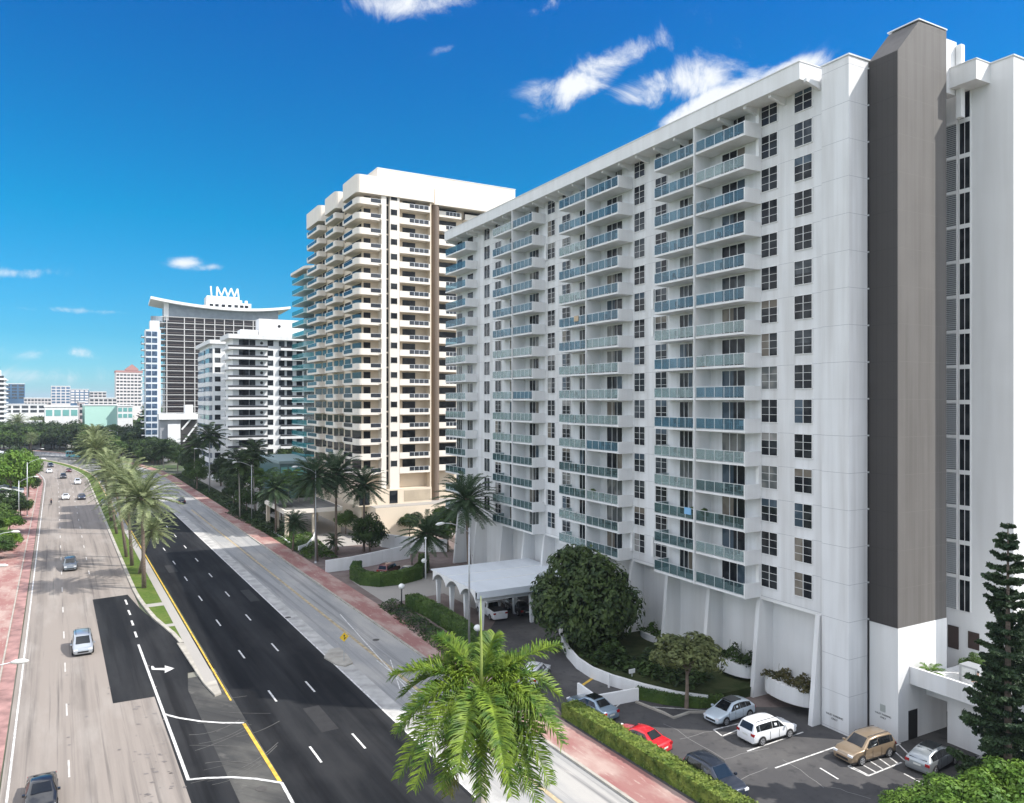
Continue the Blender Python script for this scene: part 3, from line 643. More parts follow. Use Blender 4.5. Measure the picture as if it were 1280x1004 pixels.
nb = 0; sfb = MB(); sfg = MB(); BALC = []
for (s, ty) in stacks:
    wd = {'R': 6.2, 'L': 5.9, 'A': 7.7}[ty]
    if s == 49.4: wd = 5.3
    for k in range(15):
        z = ZF0+FH*k
        if nb < 99:
            ms = {'R': BR, 'L': BL, 'A': BA}[ty]; sc = (wd/{'R': 6.2, 'L': 6.0, 'A': 7.7}[ty], 1, 1)
            o = put('balcony', ms[0], b1, (s, PW+.002, z), scale=sc); put('railing', ms[1], o); gi = (0 if R.random() < .85 else 1) if k >= 9 else ((1 if R.random() < .75 else 0) if k >= 4 else (2 if R.random() < .7 else 1)); put('glass', GL[ty][gi], o)
            if ty == 'R': d = put('patio_door', D1[0], o, (1.75, 0, 0)); put('pane', R.choice(D1[1]), o, (1.75, 0, 0))
            elif ty == 'L':
                d = put('patio_door', D2[0], o, (2.3, 0, 0)); put('pane', R.choice(D2[1]), o, (2.3, 0, 0))
            else:
                put('patio_door', D2[0], o, (1.4, 0, 0)); put('pane', R.choice(D2[1]), o, (1.4, 0, 0)); put('patio_door', D2[0], o, (5.4, 0, 0)); put('pane', R.choice(D2[1]), o, (5.4, 0, 0))
            BALC.append((s, ty, k, z))
            nb += 1
        else:
            sfb.box(s, s+wd, PW+.002, PF, z-.2, z).box(s-.14, s-.002, PW+.002, PF+.03, z-.24, z+1.08); sfg.box(s+.02, s+wd, PF-.06, PF-.04, z+.05, z+1.05)
            sfg.box(s+1.4, s+3.3, PW, PW+.03, z+.02, z+2.3, 1).box(s+5.4, s+7.3, PW, PW+.03, z+.02, z+2.3, 1)
o = sfb.build('lower_balcony', M_plain, b1); o['kind'] = 'stuff'; sfg.build('glass', [M_teal, M_pane], o)
for s in (18.42, 36.78, 54.75): MB().box(s, s+.12, PW+.003, 3.97, 8.95, 52.857).build('party_fin', M_plain, b1)
# the ragged lower edge: beam under the window wall
MB().box(5.16, S_END-.3, 0.42, 1.86, 8.72, 8.998).build('edge_beam', M_trim, b1)
# tapered piers of the base
for i, s in enumerate((5.25, 12.0, 18.3, 24.45, 30.5, 36.6, 43.0, 49.3, 54.6, 61, 69.5, 76.4)):
    m = MB(); t = .42
    if i == 0: pp = [(0.38, 0), (3.35, 0), (2.45, 8.97), (0.38, 8.97)]
    else: pp = [(0.38, 0), (2.9, 0), (2.0, 8.97), (0.38, 8.97)]
    ext(m, pp[::-1], s, s+t); m.build('pier', M_plain, b1)
# lobby glazing and dark doors of the base
for s0, s1 in ((31.5, 35.5), (38.0, 41.0), (44.5, 47.5)):
    f = MB().box(s0, s1, .41, .5, 0.0, 6.5).build('lobby_glazing', M_pane, b1); g_ = MB()
    for i in range(5): x = s0+(s1-s0)*i/4; g_.box(x-.05, x+.05, .5, .6, 0, 6.5)
    g_.box(s0+.06, s1-.06, .51, .58, 3, 3.1); g_.build('mullion', M_trim, f)
# garage mouth by the pale electric car
MB().box(13.2, 17.6, .41, .47, 0, 2.1).build('garage_mouth', M_black, b1)
gg = MB()
for x in (13.2, 14.3, 15.4, 16.5, 17.55): gg.box(x, x+.06, .48, .55, 0, 2.1)
gg.build('garage_grille', M_brown, b1)
# planter bowls between the piers
def bowl(s, wd, z0, z1, p0):
    n = 14; m = MB(); outer = []
    for i in range(n+1):
        a = math.pi*i/n; outer.append((s+wd/2-math.cos(a)*wd/2, p0+math.sin(a)*1.25))
    m.prism(outer, z0, z1)
    return m.build('planter_bowl', M_plain, b1)
bowl(6.3, 5.2, .9, 2.3, 1.7); bowl(13.0, 4.6, 1.2, 2.35, 1.6); bowl(25.2, 4.4, .3, 1.5, 1.2)
MB().box(6.3, 11.5, .41, 1.69, .95, 2.28).box(13, 17.6, .48, 1.59, 2.12, 2.33).box(25.2, 29.6, .41, 1.19, .35, 1.48).build('planter_ledge', M_plain, b1)
# terrace over the drive-through by the stair fin
tr = MB().box(-14, -.03, -9.28, -1.65, 4.46, 4.8); tr.build('terrace_deck', M_plain, b1)
MB().box(-14, -.025, -1.645, -1.4, 4.42, 5.78).build('terrace_parapet', M_white, b1)
MB().box(-14, -1.75, -3.8, -3.5, -.1, 4.455).box(-1.749, -.03, -3.8, -3.5, 3.2, 4.455).build('undercroft_wall', M_plain, b1)
MB().box(-.06, -.022, -2.35, -1.25, 0, 2.3).build('service_door', M_black, b1)
MB().box(-9, -.03, -9.2, -9.0, 0, 4.4).build('undercroft_back_wall', M_plain, b1)
# openings above the terrace
for (s, w2, z, h) in ((.8, .9, 5.6, 1.9), (-.9, .9, 6.0, 1.4)): MB().box(s, s+w2, -9.284, -9.22, z, z+h).build('terrace_window', M_brown, b1)
MB().box(2.58, 2.7, 2.5, 2.6, 0, 0.01).build('drain_cover', M_steel, b1)
# small lettering on the white walls: numerals over words
def wall_text(txt, loc, size, rz, name='wall_lettering'):
    cu = bpy.data.curves.new(name, 'FONT'); cu.body = txt; cu.size = size; cu.align_x = 'CENTER'; cu.extrude = .008
    to = bpy.data.objects.new(name, cu); dg = bpy.context.evaluated_depsgraph_get(); COL.objects.link(to); dg.update()
    me = bpy.data.meshes.new_from_object(to.evaluated_get(bpy.context.evaluated_depsgraph_get())); COL.objects.unlink(to); bpy.data.objects.remove(to)
    me.materials.clear(); me.materials.append(M_black)
    me.transform(Matrix.Rotation(math.radians(90), 4, 'X'))
    o = bpy.data.objects.new(name, me); COL.objects.link(o); o.parent = b1; o.location = loc; o.rotation_euler = (0, 0, rz); return o
PI = math.pi
wall_text('VALET PARKING', (3.9, 2.37, 1.15), .22, PI); wall_text('ONLY', (3.9, 2.37, .87), .22, PI)
wall_text('VALET PARKING', (1.25, .03, 1.75), .19, PI); wall_text('ONLY', (1.25, .03, 1.5), .19, PI)
MB().box(1.05, 1.5, .021, .05, 2.05, 2.6).build('wall_plaque', mat('grey plaque', (.38, .40, .38), .5), b1)
# ================================================================ OTHER BUILDINGS
def windows(parent, pos, fm, pms, cap=96, rz=0.0, name='window', scale=None):
    """each window its own part with its pane; past the cap one part of stuff"""
    rest = []
    for i, p in enumerate(pos):
        if i < cap:
            f = put(name, fm, parent, p, rz, scale); put('pane', R.choice(pms), f)
        else: rest.append(p)
    return rest
def stuff_part(parent, name, boxes, m):
    mb = MB()
    for b in boxes: mb.box(*b)
    o = mb.build(name, m, parent); o['kind'] = 'stuff'; return o
# ---- cream tower
O2 = ((446-640)*148/F, 148.0); B2 = Frame(*O2, 100)
def P2(px, s=0.0):
    u = (px-640)/F; x0 = O2[0]+B2.d[0]*s; y0 = O2[1]+B2.d[1]*s
    return (x0-u*y0)/(u*B2.n[1]-B2.n[0])
b2 = thing('apartment_tower', 'tall cream tower with stacked white balcony parapets and a broad blank crown', 'building', (*O2, 0), B2.ang)
f2 = 2.955; zb = 12.35; NF = 19
pa, pb, pc, pd, pe, pf_, pg = [P2(x) for x in (477.5, 483.5, 488, 500, 539.5, 545.5, 553)]
pend = P2(650)
c2 = MB().box(2.2, 38, pf_-.0, -1.9, 5.9, 67.4); c2.build('wall', M_cream, b2)
MB().box(4.2, 36, pend-6, pf_-.003, 5.9, 69.5).build('east_wall', M_cream, b2)
MB().box(0.25, 2.198, pb, pa+.0, 8, 67.35).box(0.25, 2.198, pd, pc, 8, 67.35).box(1.1, 2.196, pc, pb, 8, 67.3).build('bay_wall', M_cream2, b2)
MB().box(.2, 2.9, pe-.0, pe+.25, 8.0, 67.35).build('fin_wall', M_cream, b2)
m = MB(); m.tube([(2.2, (pf_+pg)/2, 6), (2.2, (pf_+pg)/2, 67.36)], .85, 16, cap=False).box(2.2, 4.3, pg+.1, pf_-.1, 6, 67.3); m.build('round_column', M_taupe, b2, smooth=False)
# crown: rounded blank parapets
def rbox(mb, s0, s1, p0, p1, z0, z1, r=.9, mi=0):
    pts = []
    for (cx, cy, a0) in ((s0+r, p1-r, 90), (s0+r, p0+r, 180), (s1-r, p0+r, 270), (s1-r, p1-r, 0)):
        for k in range(5): a = math.radians(a0+k*22.5); pts.append((cx+r*math.cos(a), cy+r*math.sin(a)))
    return mb.prism(pts, z0, z1, mi)
m = MB(); rbox(m, -.1, 9.5, pf_+.3, .1, 67.36, 70.9); m.build('parapet_crown', M_cream2, b2)
m = MB(); rbox(m, 14, 22.6, -9, .1, 67.36, 70.9); rbox(m, 27, 38.2, -9, .1, 67.36, 70.9); m.build('parapet_crown', M_cream2, b2)
MB().box(9.3, 14.2, -12, -1.7, 67.37, 70.0).box(22.4, 27.2, -12, -1.7, 67.37, 70.0).build('recessed_parapet', M_cream2, b2)
MB().box(1.3, 36, pend-6, pf_-.2, 67.37, 70.7).build('east_parapet', M_cream2, b2)
pu0, pu1 = P2(472, 3), P2(644, 3)
MB().box(3.0, 30, pu1, pu0, 69.0, 73.6).build('roof_screen', M_cream2, b2)
MB().box(2.9, 30, pu1-.1, pu0+.1, 73.603, 73.7).build('roof_coping', M_trim, b2)
MB().box(10, 13, -12, -9, 73.6, 75.2).build('roof_plant', M_cream2, b2)
def wrap_balcony():
    L_ = -pa; m = MB(); o = []
    # L-shaped slab and parapet, rounded at the corner
    rbox(m, 0, 9.3, pa+.05, 0, -.26, 0.0, 1.0)
    pts = [(0.0, pa+.05)]+[(1.0-math.cos(math.radians(a)), -1.0+math.sin(math.radians(a))) for a in range(0, 91, 15)]+[(9.3, 0.0)]
    inn = [(0.13, pa+.05)]+[(1.0-.87*math.cos(math.radians(a)), -1.0+.87*math.sin(math.radians(a))) for a in range(0, 91, 15)]+[(9.3, -.13)]
    def seg(a, b, z0, z1, mi=0):
        q = [a[0], b[0], b[1], a[1]]; m.prism([tuple(x) for x in q], z0, z1, mi)
    g0 = (pa+.05)*0.98; g1 = pa*0.55
    m.box(0, .13, g1, -1.0, .0, 1.0)
    m.box(0, .13, pa+.05, g0+.05, .0, 1.0); m.box(0, .13, g0+.05, g1, 0, .22)
    for i in range(1, len(pts)-2): seg((pts[i], inn[i]), (pts[i+1], inn[i+1]), 0, 1.0)
    m.box(1.0, 2.8, -.13, 0, 0, 1.0).box(2.8, 8.6, -.13, 0, 0, .2).box(8.6, 9.3, -.13, 0, 0, 1.0).box(9.17, 9.3, -1.8, -.131, 0, 1.0)
    g = MB().box(.04, .08, g0+.06, g1-.01, .22, .98).box(2.81, 8.59, -.08, -.04, .2, .98)
    r = MB().box(.02, .11, g0+.05, g1, .981, 1.03).box(2.8, 8.6, -.11, -.02, .981, 1.03)
    d = MB().box(2.14, 2.199, -3.5, -2.1, 0.05, 2.35).box(3.0, 8.6, -1.9, -1.84, .05, 2.4)
    return m.mesh('balcony', M_cream2), g.mesh('glass', M_smoke), r.mesh('railing', M_alu), d.mesh('patio_door', M_pane)
def west_balcony(wd):
    m = MB(); rbox(m, 0, wd, -1.8, 0, -.26, 0, .5)
    m.box(0.3, .43, -1.8, -.5, 0, 1.0).box(.4, 2.0, -.13, 0, 0, 1.0).box(2.0, wd-.9, -.13, 0, 0, .2).box(wd-.9, wd-.3, -.13, 0, 0, 1.0).box(wd-.13, wd, -1.8, -.5, 0, 1.0)
    m.prism([(.3, -.5), (.43, -.5), (.52, -.2), (.7, -.13), (.7, 0), (.45, -.05), (.32, -.25)], 0, 1.0)
    g = MB().box(2.01, wd-.91, -.08, -.04, .2, .98); r = MB().box(2.0, wd-.9, -.11, -.02, .981, 1.03)
    d = MB().box(.6, 3.6, -1.9, -1.84, .05, 2.4).box(4.4, wd-1, -1.9, -1.84, .05, 2.4)
    return m.mesh('balcony', M_cream2), g.mesh('glass', M_teal), r.mesh('railing', M_alu), d.mesh('patio_door', M_pane)
def south_balcony(p0, p1, dp0, dp1, s0=.2, s1=2.19):
    m = MB(); m.box(s0, s1, p0, p1, -.26, 0.0)
    gm = p1+(p0-p1)*.32; ge = p0+.35
    m.box(s0, s0+.13, gm, p1, 0, 1.0).box(s0, s0+.13, ge, gm, 0, .18).box(s0, s0+.13, p0, ge, 0, 1.0)
    g = MB().box(s0+.04, s0+.08, ge+.01, gm-.01, .18, .98); r = MB().box(s0+.02, s0+.11, ge, gm, .981, 1.04)
    for i in range(1, 4): x = ge+(gm-ge)*i/4; r.box(s0+.02, s0+.11, x-.04, x+.04, .181, .98)
    d = MB().box(s1-.06, s1+.0, dp0, dp1, .05, 2.4)
    return m.mesh('balcony', M_cream2), g.mesh('glass', M_smoke), r.mesh('railing', M_alu), d.mesh('patio_door', M_pane)
wb = wrap_balcony(); w1 = west_balcony(8.5); w2_ = west_balcony(10.8)
sb = south_balcony(pe+.2, pd-.0, P2(524), P2(508))
eb0, eb1 = P2(572, 4.2), pg-.2
eb = south_balcony(eb0, eb1, eb0+.4, eb1-.6, 2.3, 4.19); eb3 = south_balcony(P2(640, 4.2), eb0-1.0, P2(600, 4.2), P2(580, 4.2), 2.6, 4.19)
for k in range(NF):
    z = zb+f2*k-.05
    for (ms, loc) in ((wb, (0, 0, z)), (w1, (14, 0, z)), (w2_, (27, 0, z)), (sb, (0, 0, z)), (eb, (0, 0, z))):
        o = put('balcony', ms[0], b2, loc)
        for me in ms[1:]: put(me.name.split('.')[0], me, o)
for k in range(NF):   # wide terraces of the east wing
    if k > 11:
        z = zb+f2*k; o = put('east_balcony', eb3[0], b2, (0, 0, z))
        for me in eb3[1:]: put(me.name.split('.')[0], me, o)
fwin = MB().box(.19, .25, 0, 1.15, 0, 1.1).box(.18, .20, -.08, 0, -.08, 1.18).box(.18, .2, 1.15, 1.23, -.08, 1.18).mesh('window', M_pane)
for k in range(NF): put('window', fwin, b2, (0, P2(496.5), zb+f2*k+1.2))
sw = MB().box(1.04, 1.098, pc+.05, pb-.05, 0.1, 2.75).mesh('stair_window', M_pane)
for k in range(NF+1): put('stair_window', sw, b2, (0, 0, zb+f2*k-2.6))
gw = MB().box(9.8, 13.6, -1.899, -1.85, 0, 1.9).mesh('side_window', M_pane)
gw2 = MB().box(22.9, 26.6, -1.899, -1.85, 0, 1.9).mesh('side_window', M_pane)
for k in range(NF): put('side_window', gw, b2, (0, 0, zb+f2*k+.4)); put('side_window', gw2, b2, (0, 0, zb+f2*k+.4))
# lower floors and podium; podium cream picked darker in place of cast shade
MB().box(1.9, 38, pf_, -1.6, -.1, 5.88).build('podium_wall', M_cream, b2)
MB().box(.0, 9, pe, -.4, 5.9, 9.0).build('mezzanine_wall', M_cream, b2)
MB().box(-.04, .0, P2(538), P2(505), 6.4, 8.6).build('mezzanine_panel', mat('sand render', (.42, .35, .26), .8, var=.1, scale=.4), b2)
for a, b in ((449, 462), (487, 497)): MB().box(-.05, -.0, P2(b), P2(a), 6.2, 8.7).build('lobby_window', M_pane, b2)
MB().box(-3.5, 1.88, pend-6, P2(462), -.1, 5.9).build('podium_terrace', M_cream, b2)
MB().box(-3.4, 1.8, pend-6, P2(462), 5.9, 6.0).build('podium_floor', M_walk, b2)
# ---- porte-cochere of the cream tower
cp = thing('entrance_canopy', 'flat pale canopy with a grey top on square columns before the cream tower', 'canopy', B2.W(0, 0), B2.ang)
MB().box(6, 24, 1.0, 12.5, 4.6, 5.4).build('roof', M_cream2, cp)
MB().box(6.4, 23.6, 1.4, 12.1, 5.4, 5.46).build('roof_deck', M_asph2, cp)
for x, y in ((6.6, 11.9), (6.6, 6.6), (6.6, 1.6), (15, 11.9), (23.4, 11.9), (23.4, 1.6)): MB().box(x-.35, x+.35, y-.35, y+.35, 0, 4.597).build('column', M_cream, cp)
# ---- glass tower behind
O3 = ((399-640)*205/F, 205.0); B3 = Frame(*O3, 95)
b3 = thing('glass_balcony_tower', 'sea green glass balcony tower showing its curved terraces behind the cream tower', 'building', (*O3, 0), B3.ang)
MB().box(0, 16, -22, 0, 0, 62).build('wall', mat('dark teal curtain wall', (.05, .10, .11), .2, spec=.6, c2=(.16, .24, .25), scale=.35, thr=(.5, .6)), b3)
m = MB(); rbox(m, -2.5, 17, -24, 4.2, 62.003, 62.7, 3.0); m.build('roof_slab', M_cream2, b3)
def curved(z0, z1, dd, t):
    m = MB(); o = []
    for k in range(13):
        a = math.radians(180-k*7.5); o.append((3.4+math.cos(a)*(5+dd), -1.6+math.sin(a)*(5+dd)))
    o.append((16, 3.4+dd))
    i_ = [(x+t*(0.7 if x < 3 else 0), y-t) for x, y in o]
    for j in range(len(o)-1): m.prism([o[j], o[j+1], i_[j+1], i_[j]], z0, z1)
    return m
slabm = MB(); pts = [(3.4+math.cos(math.radians(180-k*7.5))*5, -1.6+math.sin(math.radians(180-k*7.5))*5) for k in range(13)]+[(16, 3.4), (16, 0.01), (0.2, -.01), (-.0, -1.6)]
slabm.prism(pts, -.22, 0); sme = slabm.mesh('terrace', mat('pale green slab', (.38, .52, .52), .5)); gme = curved(0.0, 1.15, -.05, .06).mesh('glass', M_teal2)
for k in range(19):
    o = put('terrace', sme, b3, (0, 0, 5+3.05*k)); put('glass', gme, o)
MB().box(4, 14, -18, -3, 62.703, 65).build('roof_plant', M_cream2, b3)
# ---- white block with black-edged balconies
def frame_at(px, Y, vp): return Frame((px-640)*Y/F, Y, vp)
B4 = frame_at(291, 238, 110); b4 = thing('apartment_block', 'bright white mid-rise block with dark-edged balconies and a tall blank lift housing on its roof', 'building', (*B4.o, 0), B4.ang)
def P_(B, px, s=0.0):
    u = (px-640)/F; x0 = B.o[0]+B.d[0]*s; y0 = B.o[1]+B.d[1]*s
    return (x0-u*y0)/(u*B.n[1]-B.n[0])
pR = P_(B4, 384)
MB().box(0, 14, pR, 0, 0, 46.2).build('wall', M_trim, b4)
m = MB(); rbox(m, -1.6, 14.5, pR, 1.8, 46.2, 47.6, .4); m.build('roof_slab', M_plain, b4)
MB().box(3, 9, pR, P_(B4, 324, 3), 47.6, 53.2).build('lift_housing', M_plain, b4)
MB().box(2, 8, P_(B4, 322, 3), P_(B4, 300, 3), 47.6, 49.4).build('roof_plant', M_plain, b4)
f4 = 3.16
slab4 = MB().box(-1.3, -.0, P_(B4, 335), 1.5, 0, .7).box(0, 13.5, 0.01, 1.5, 0, .7).mesh('balcony', M_plain)
dk4 = MB().box(-1.31, -.01, P_(B4, 334), 1.51, .703, 1.25).mesh('dark_rail', mat('dark bronze rail', (.035, .035, .04), .6))  # dark rail along the top of the white band
slab4b = MB().box(-1.2, -.0, pR, P_(B4, 350), 0, .8).mesh('balcony', M_plain); dk4b = MB().box(-1.21, -.01, pR, P_(B4, 351), .803, 1.3).mesh('dark_rail', MATS['dark bronze rail'])
for k in range(13):
    z = 6.2+f4*k-1.2
    put('dark_rail', dk4, put('balcony', slab4, b4, (0, 0, z))); put('dark_rail', dk4b, put('balcony', slab4b, b4, (0, 0, z)))
wm4 = MB().box(-.03, 0, 0, 2.0, 0, 1.9).mesh('window', M_trim); wp4 = [MB().box(-.07, -.031, .1, 1.9, .08, 1.8).mesh('pane', q) for q in (M_pane, M_pane, M_pane3)]
wpos = [(0, P_(B4, px), 6.2+f4*k+.1) for k in range(13) for px in (306.5, 311.5, 319.5, 342, 356, 366, 378)]
windows(b4, wpos, wm4, wp4, 96)
rnd = MB().prism([(.5*math.cos(a*.785), .5*math.sin(a*.785)) for a in range(8)], 0, .05).mesh('round_vent', M_black)
for k in range(13):
    o = put('round_vent', rnd, b4, (-.02, P_(B4, 327), 6.2+f4*k+1.0)); o.rotation_euler = (0, -PI/2, 0)
o = put('round_vent', rnd, b4, (2.99, P_(B4, 349, 3), 51.0)); o.rotation_euler = (0, -PI/2, 0)
# ---- smaller white block with rounded west bays
B5 = frame_at(266, 255, 110); b5 = thing('apartment_block', 'lower white block with rounded window bays left of the block with dark-edged balconies', 'building', (*B5.o, 0), B5.ang)
MB().box(0, 34, P_(B5, 300), 0, 0, 45.9).build('wall', M_trim, b5)
m = MB(); rbox(m, -1.0, 35, P_(B5, 300), 1.4, 45.9, 47.2, .5); m.build('roof_slab', M_plain, b5)
f5 = 3.2
bay = MB(); rbox(bay, 1, 11, -1, 1.3, 0, 1.5, 1.1); rbox(bay, 14, 30, -1, 1.3, 0, 1.5, 1.1); rbox(bay, -1.0, -.01, P_(B5, 291), P_(B5, 280), 0, 1.3, .3)
bme = bay.mesh('window_bay', M_plain); bpm = MB().box(1.2, 10.8, 0, 1.0, 1.5, 3.2).box(14.2, 29.8, 0, 1.0, 1.5, 3.2).mesh('pane', pane('pale blue window', (.10, .13, .17), (.25, .28, .32), 1, 1))
for k in range(13): put('pane', bpm, put('window_bay', bme, b5, (0, 0, 2.8+f5*k)))
windows(b5, [(0, P_(B5, px), 3.0+f5*k+1.3) for k in range(13) for px in (276, 289)], wm4, wp4)
# ---- slatted hotel with a concave roof
B6 = frame_at(206.5, 370, 150); b6 = thing('hotel_tower', 'broad hotel slab of white grid lines over dark glass under a curved white roof', 'building', (*B6.o, 0), B6.ang)
pE = P_(B6, 352)
MB().box(.6, 26, pE, 0, 0, 68.0).build('wall', mat('dark hotel glass', (.045, .035, .036), .25, spec=.4), b6)
M_clr = mat('blue grey louvre screen', (.26, .30, .34), .6, var=.1, scale=.5)
MB().box(.5, 1.15, -1.6, .6, 66, 76).build('end_post', M_plain, b6)
f6 = 2.93; fb = MB()
flo = MB().box(-.4, .598, pE, .3, 0, .30).box(-.4, 26, .001, 2.2, 0, .30).mesh('floor_band', mat('off white concrete edge', (.55, .54, .53), .7))
for k in range(20): put('floor_band', flo, b6, (0, 0, 67.7-f6*k))
flo2 = MB().box(-.25, .597, pE, .1, 0, .12).mesh('rail_band', mat('brown rail', (.20, .16, .15), .6))
for k in range(1, 20): put('rail_band', flo2, b6, (0, 0, 67.7-f6*k+1.2))
px6 = [208.5, 230.5, 243.5, 255.5, 268.5, 280.5, 292, 304.5, 316.5, 328]
for i, x in enumerate(px6):
    p = P_(B6, x); MB().box(-.3, .596, p-.2, p+.2, 8, 68).build('pilaster', MATS['off white concrete edge'], b6)
rf = MB(); n = 24; q0, q1 = 6.5, pE-4
for i in range(n):
    def zz(t): return 72.2+(3.6*((.6-t)/.6)**2 if t < .6 else 2.4*((t-.6)/.4)**2)
    t0, t1 = i/n, (i+1)/n; a, b = q0+(q1-q0)*t0, q0+(q1-q0)*t1
    for (u, v, flip) in ((0, 0, 0), (1.3, 1.3, 1)):
        pts = [(-3, a, zz(t0)+u), (-3, b, zz(t1)+u), (28, b, zz(t1)+u), (28, a, zz(t0)+u)]
        rf.quad(pts if flip else pts[::-1])
    rf.quad([(-3, a, zz(t0)), (-3, b, zz(t1)), (-3, b, zz(t1)+1.3), (-3, a, zz(t0)+1.3)]); rf.quad([(28, a, zz(t0)), (28, a, zz(t0)+1.3), (28, b, zz(t1)+1.3), (28, b, zz(t1))])
rf.quad([(-3, q0, zz(0)), (-3, q0, zz(0)+1.3), (28, q0, zz(0)+1.3), (28, q0, zz(0))])
rf.build('curved_roof', M_trim, b6)
cl = MB()
for i in range(n):
    t0, t1 = i/n, (i+1)/n; a, b = q0+(q1-q0)*t0, q0+(q1-q0)*t1
    if a > 0.6 or b < pE+1: continue
    cl.quad([(1.2, a, 68.0), (1.2, a, zz(t0)+.1), (1.2, b, zz(t1)+.1), (1.2, b, 68.0)]); cl.quad([(24, a, 68.0), (24, b, 68.0), (24, b, zz(t1)), (24, a, zz(t0))])
cl.quad([(1.2, .2, 68), (24, .2, 68), (24, .2, 74), (1.2, .2, 74)]); cl.build('clerestory', M_clr, b6)
# stepped white crown behind the roof
B7 = frame_at(258, 410, 150); b7 = thing('crowned_tower', 'distant white stepped tower top with zigzag fins rising behind the curved roof', 'building', (*B7.o, 0), B7.ang)
MB().box(0, 20, P_(B7, 314), 0, 0, 80.5).build('wall', M_plain, b7)
MB().box(2, 16, P_(B7, 300), P_(B7, 259), 80.5, 84.0).build('upper_storey', M_plain, b7)
for k, x in enumerate((262, 269, 277, 285, 293, 300, 306)):
    MB().box(-.06, 0, P_(B7, x+4.5), P_(B7, x), 78.0, 79.4).build('window', M_pane, b7)
zz_ = [(263.5, 359.5), (264.5, 372), (271, 372), (271.5, 359.5), (277, 371), (281, 360.5), (285, 371), (289, 360.5), (293, 371), (297, 360.5), (298.5, 372)]
cr = MB()
for (a, b), (c, d) in ((zz_[0], zz_[1]), *zip(zz_[2:], zz_[3:])):
    p, q = P_(B7, a, 2), P_(B7, c, 2); za = H+(502-b)*.433+1.0; zc = H+(502-d)*.433+1.0
    for sx_ in (2, 3.2): cr.tube([(sx_, p, za), (sx_, q, zc)], .36, 6)
cr.build('zigzag_crown', M_trim, b7)
for i, x in enumerate((302, 309)): MB().tube([(4, P_(B7, x), 80.5), (4, P_(B7, x), 82.5)], .8, 8).build('roof_tank', M_plain, b7)
# ---- slim white tower left of the hotel
B8 = frame_at(182, 352, 110); b8 = thing('slim_apartment_tower', 'slim white tower with blue window columns left of the hotel slab', 'building', (*B8.o, 0), B8.ang)
MB().box(0, 10, P_(B8, 201), 0, 0, 60.0).build('wall', mat('pale blue white render', (.62, .66, .70), .7, var=.05, scale=.3), b8)
MB().box(2, 9, P_(B8, 199, 4), -2, 60.0, 64.3).build('roof_block', M_plain, b8)
MB().tube([(5, -5, 64.3), (5, -5, 66.6)], 2.6, 14).build('roof_drum', mat('grey drum', (.22, .26, .30), .6), b8)
m8 = MB().box(-.08, -.0, 0, 2.2, 0, 2.2).mesh('window', pane('blue tinted window', (.04, .07, .12), (.08, .13, .2), 1, 1))
for k in range(18):
    for px in (189.0, 196.5):
        put('window', m8, b8, (0, P_(B8, px), 5+3.05*k))
bl8 = MB().box(.5, 9.5, 0.01, 1.6, 0, .25).mesh('balcony', M_trim); bg8 = MB().box(.5, 9.5, 1.5, 1.56, .25, 1.2).mesh('glass', M_teal)
for k in range(18): put('glass', bg8, put('balcony', bl8, b8, (0, 0, 4.6+3.05*k)))
# ---- distant pink-roofed tower
B9 = frame_at(145, 820, 70); b9 = thing('distant_tower', 'far white tower with a salmon pink gabled top, beside the slim tower', 'building', (*B9.o, 0), B9.ang)
pk = mat('salmon pink tiles', (.42, .22, .20), .8); pE9 = P_(B9, 178)
MB().box(0, 24, pE9, 0, 0, 58).build('wall', mat('far white wall', (.66, .62, .60), .8), b9)
MB().box(-.3, 24, pE9-.4, .4, 58, 60.2).build('roof_band', pk, b9)
m = MB(); a, b = P_(B9, 157), P_(B9, 173); m.box(-.6, 14, b, a, 60.2, 62); m.prism([(-.6, a), (-.6, b), (14, b), (14, a)], 62, 62.05)
m.quad([(-.6, a, 62.06), (-.6, b, 62.06), (-.6, (a+b)/2, 67)]); m.quad([(-.6, a, 62.06), (-.6, (a+b)/2, 67), (14, (a+b)/2, 67), (14, a, 62.06)]); m.quad([(-.6, b, 62.06), (14, b, 62.06), (14, (a+b)/2, 67), (-.6, (a+b)/2, 67)]); m.build('gable', pk, b9)
m9 = MB().box(-.1, 0, 0, 2.6, 0, 1.8).mesh('window', M_pane3)
for k in range(10):
    for px in (149, 153.5, 158, 162.5, 167, 171.5, 176): put('window', m9, b9, (0, P_(B9, px), 22+3.6*k))
# ---- far-left white tower cut by the frame
B10 = frame_at(6.5, 560, 60); 
b10 = thing('distant_tower', 'stepped white tower at the left edge of the view with banded floors', 'building', (*B10.o, 0), B10.ang)
MB().box(0, 30, 0.5, 30, 0, 44).box(2, 28, 3.5, 30, 44, 50).box(4, 26, 4.8, 30, 50, 55).build('wall', M_plain, b10)
fl = MB().box(-1.2, 31, -.8, 30, 0, .9).mesh('floor_band', M_trim); fw = MB().box(-.2, .0, .8, 29, 0, 1.7).mesh('ribbon_window', M_pane3)
for k in range(12): put('floor_band', fl, b10, (0, 0, 5+3.4*k)); put('ribbon_window', fw, b10, (0, 0, 6.4+3.4*k))
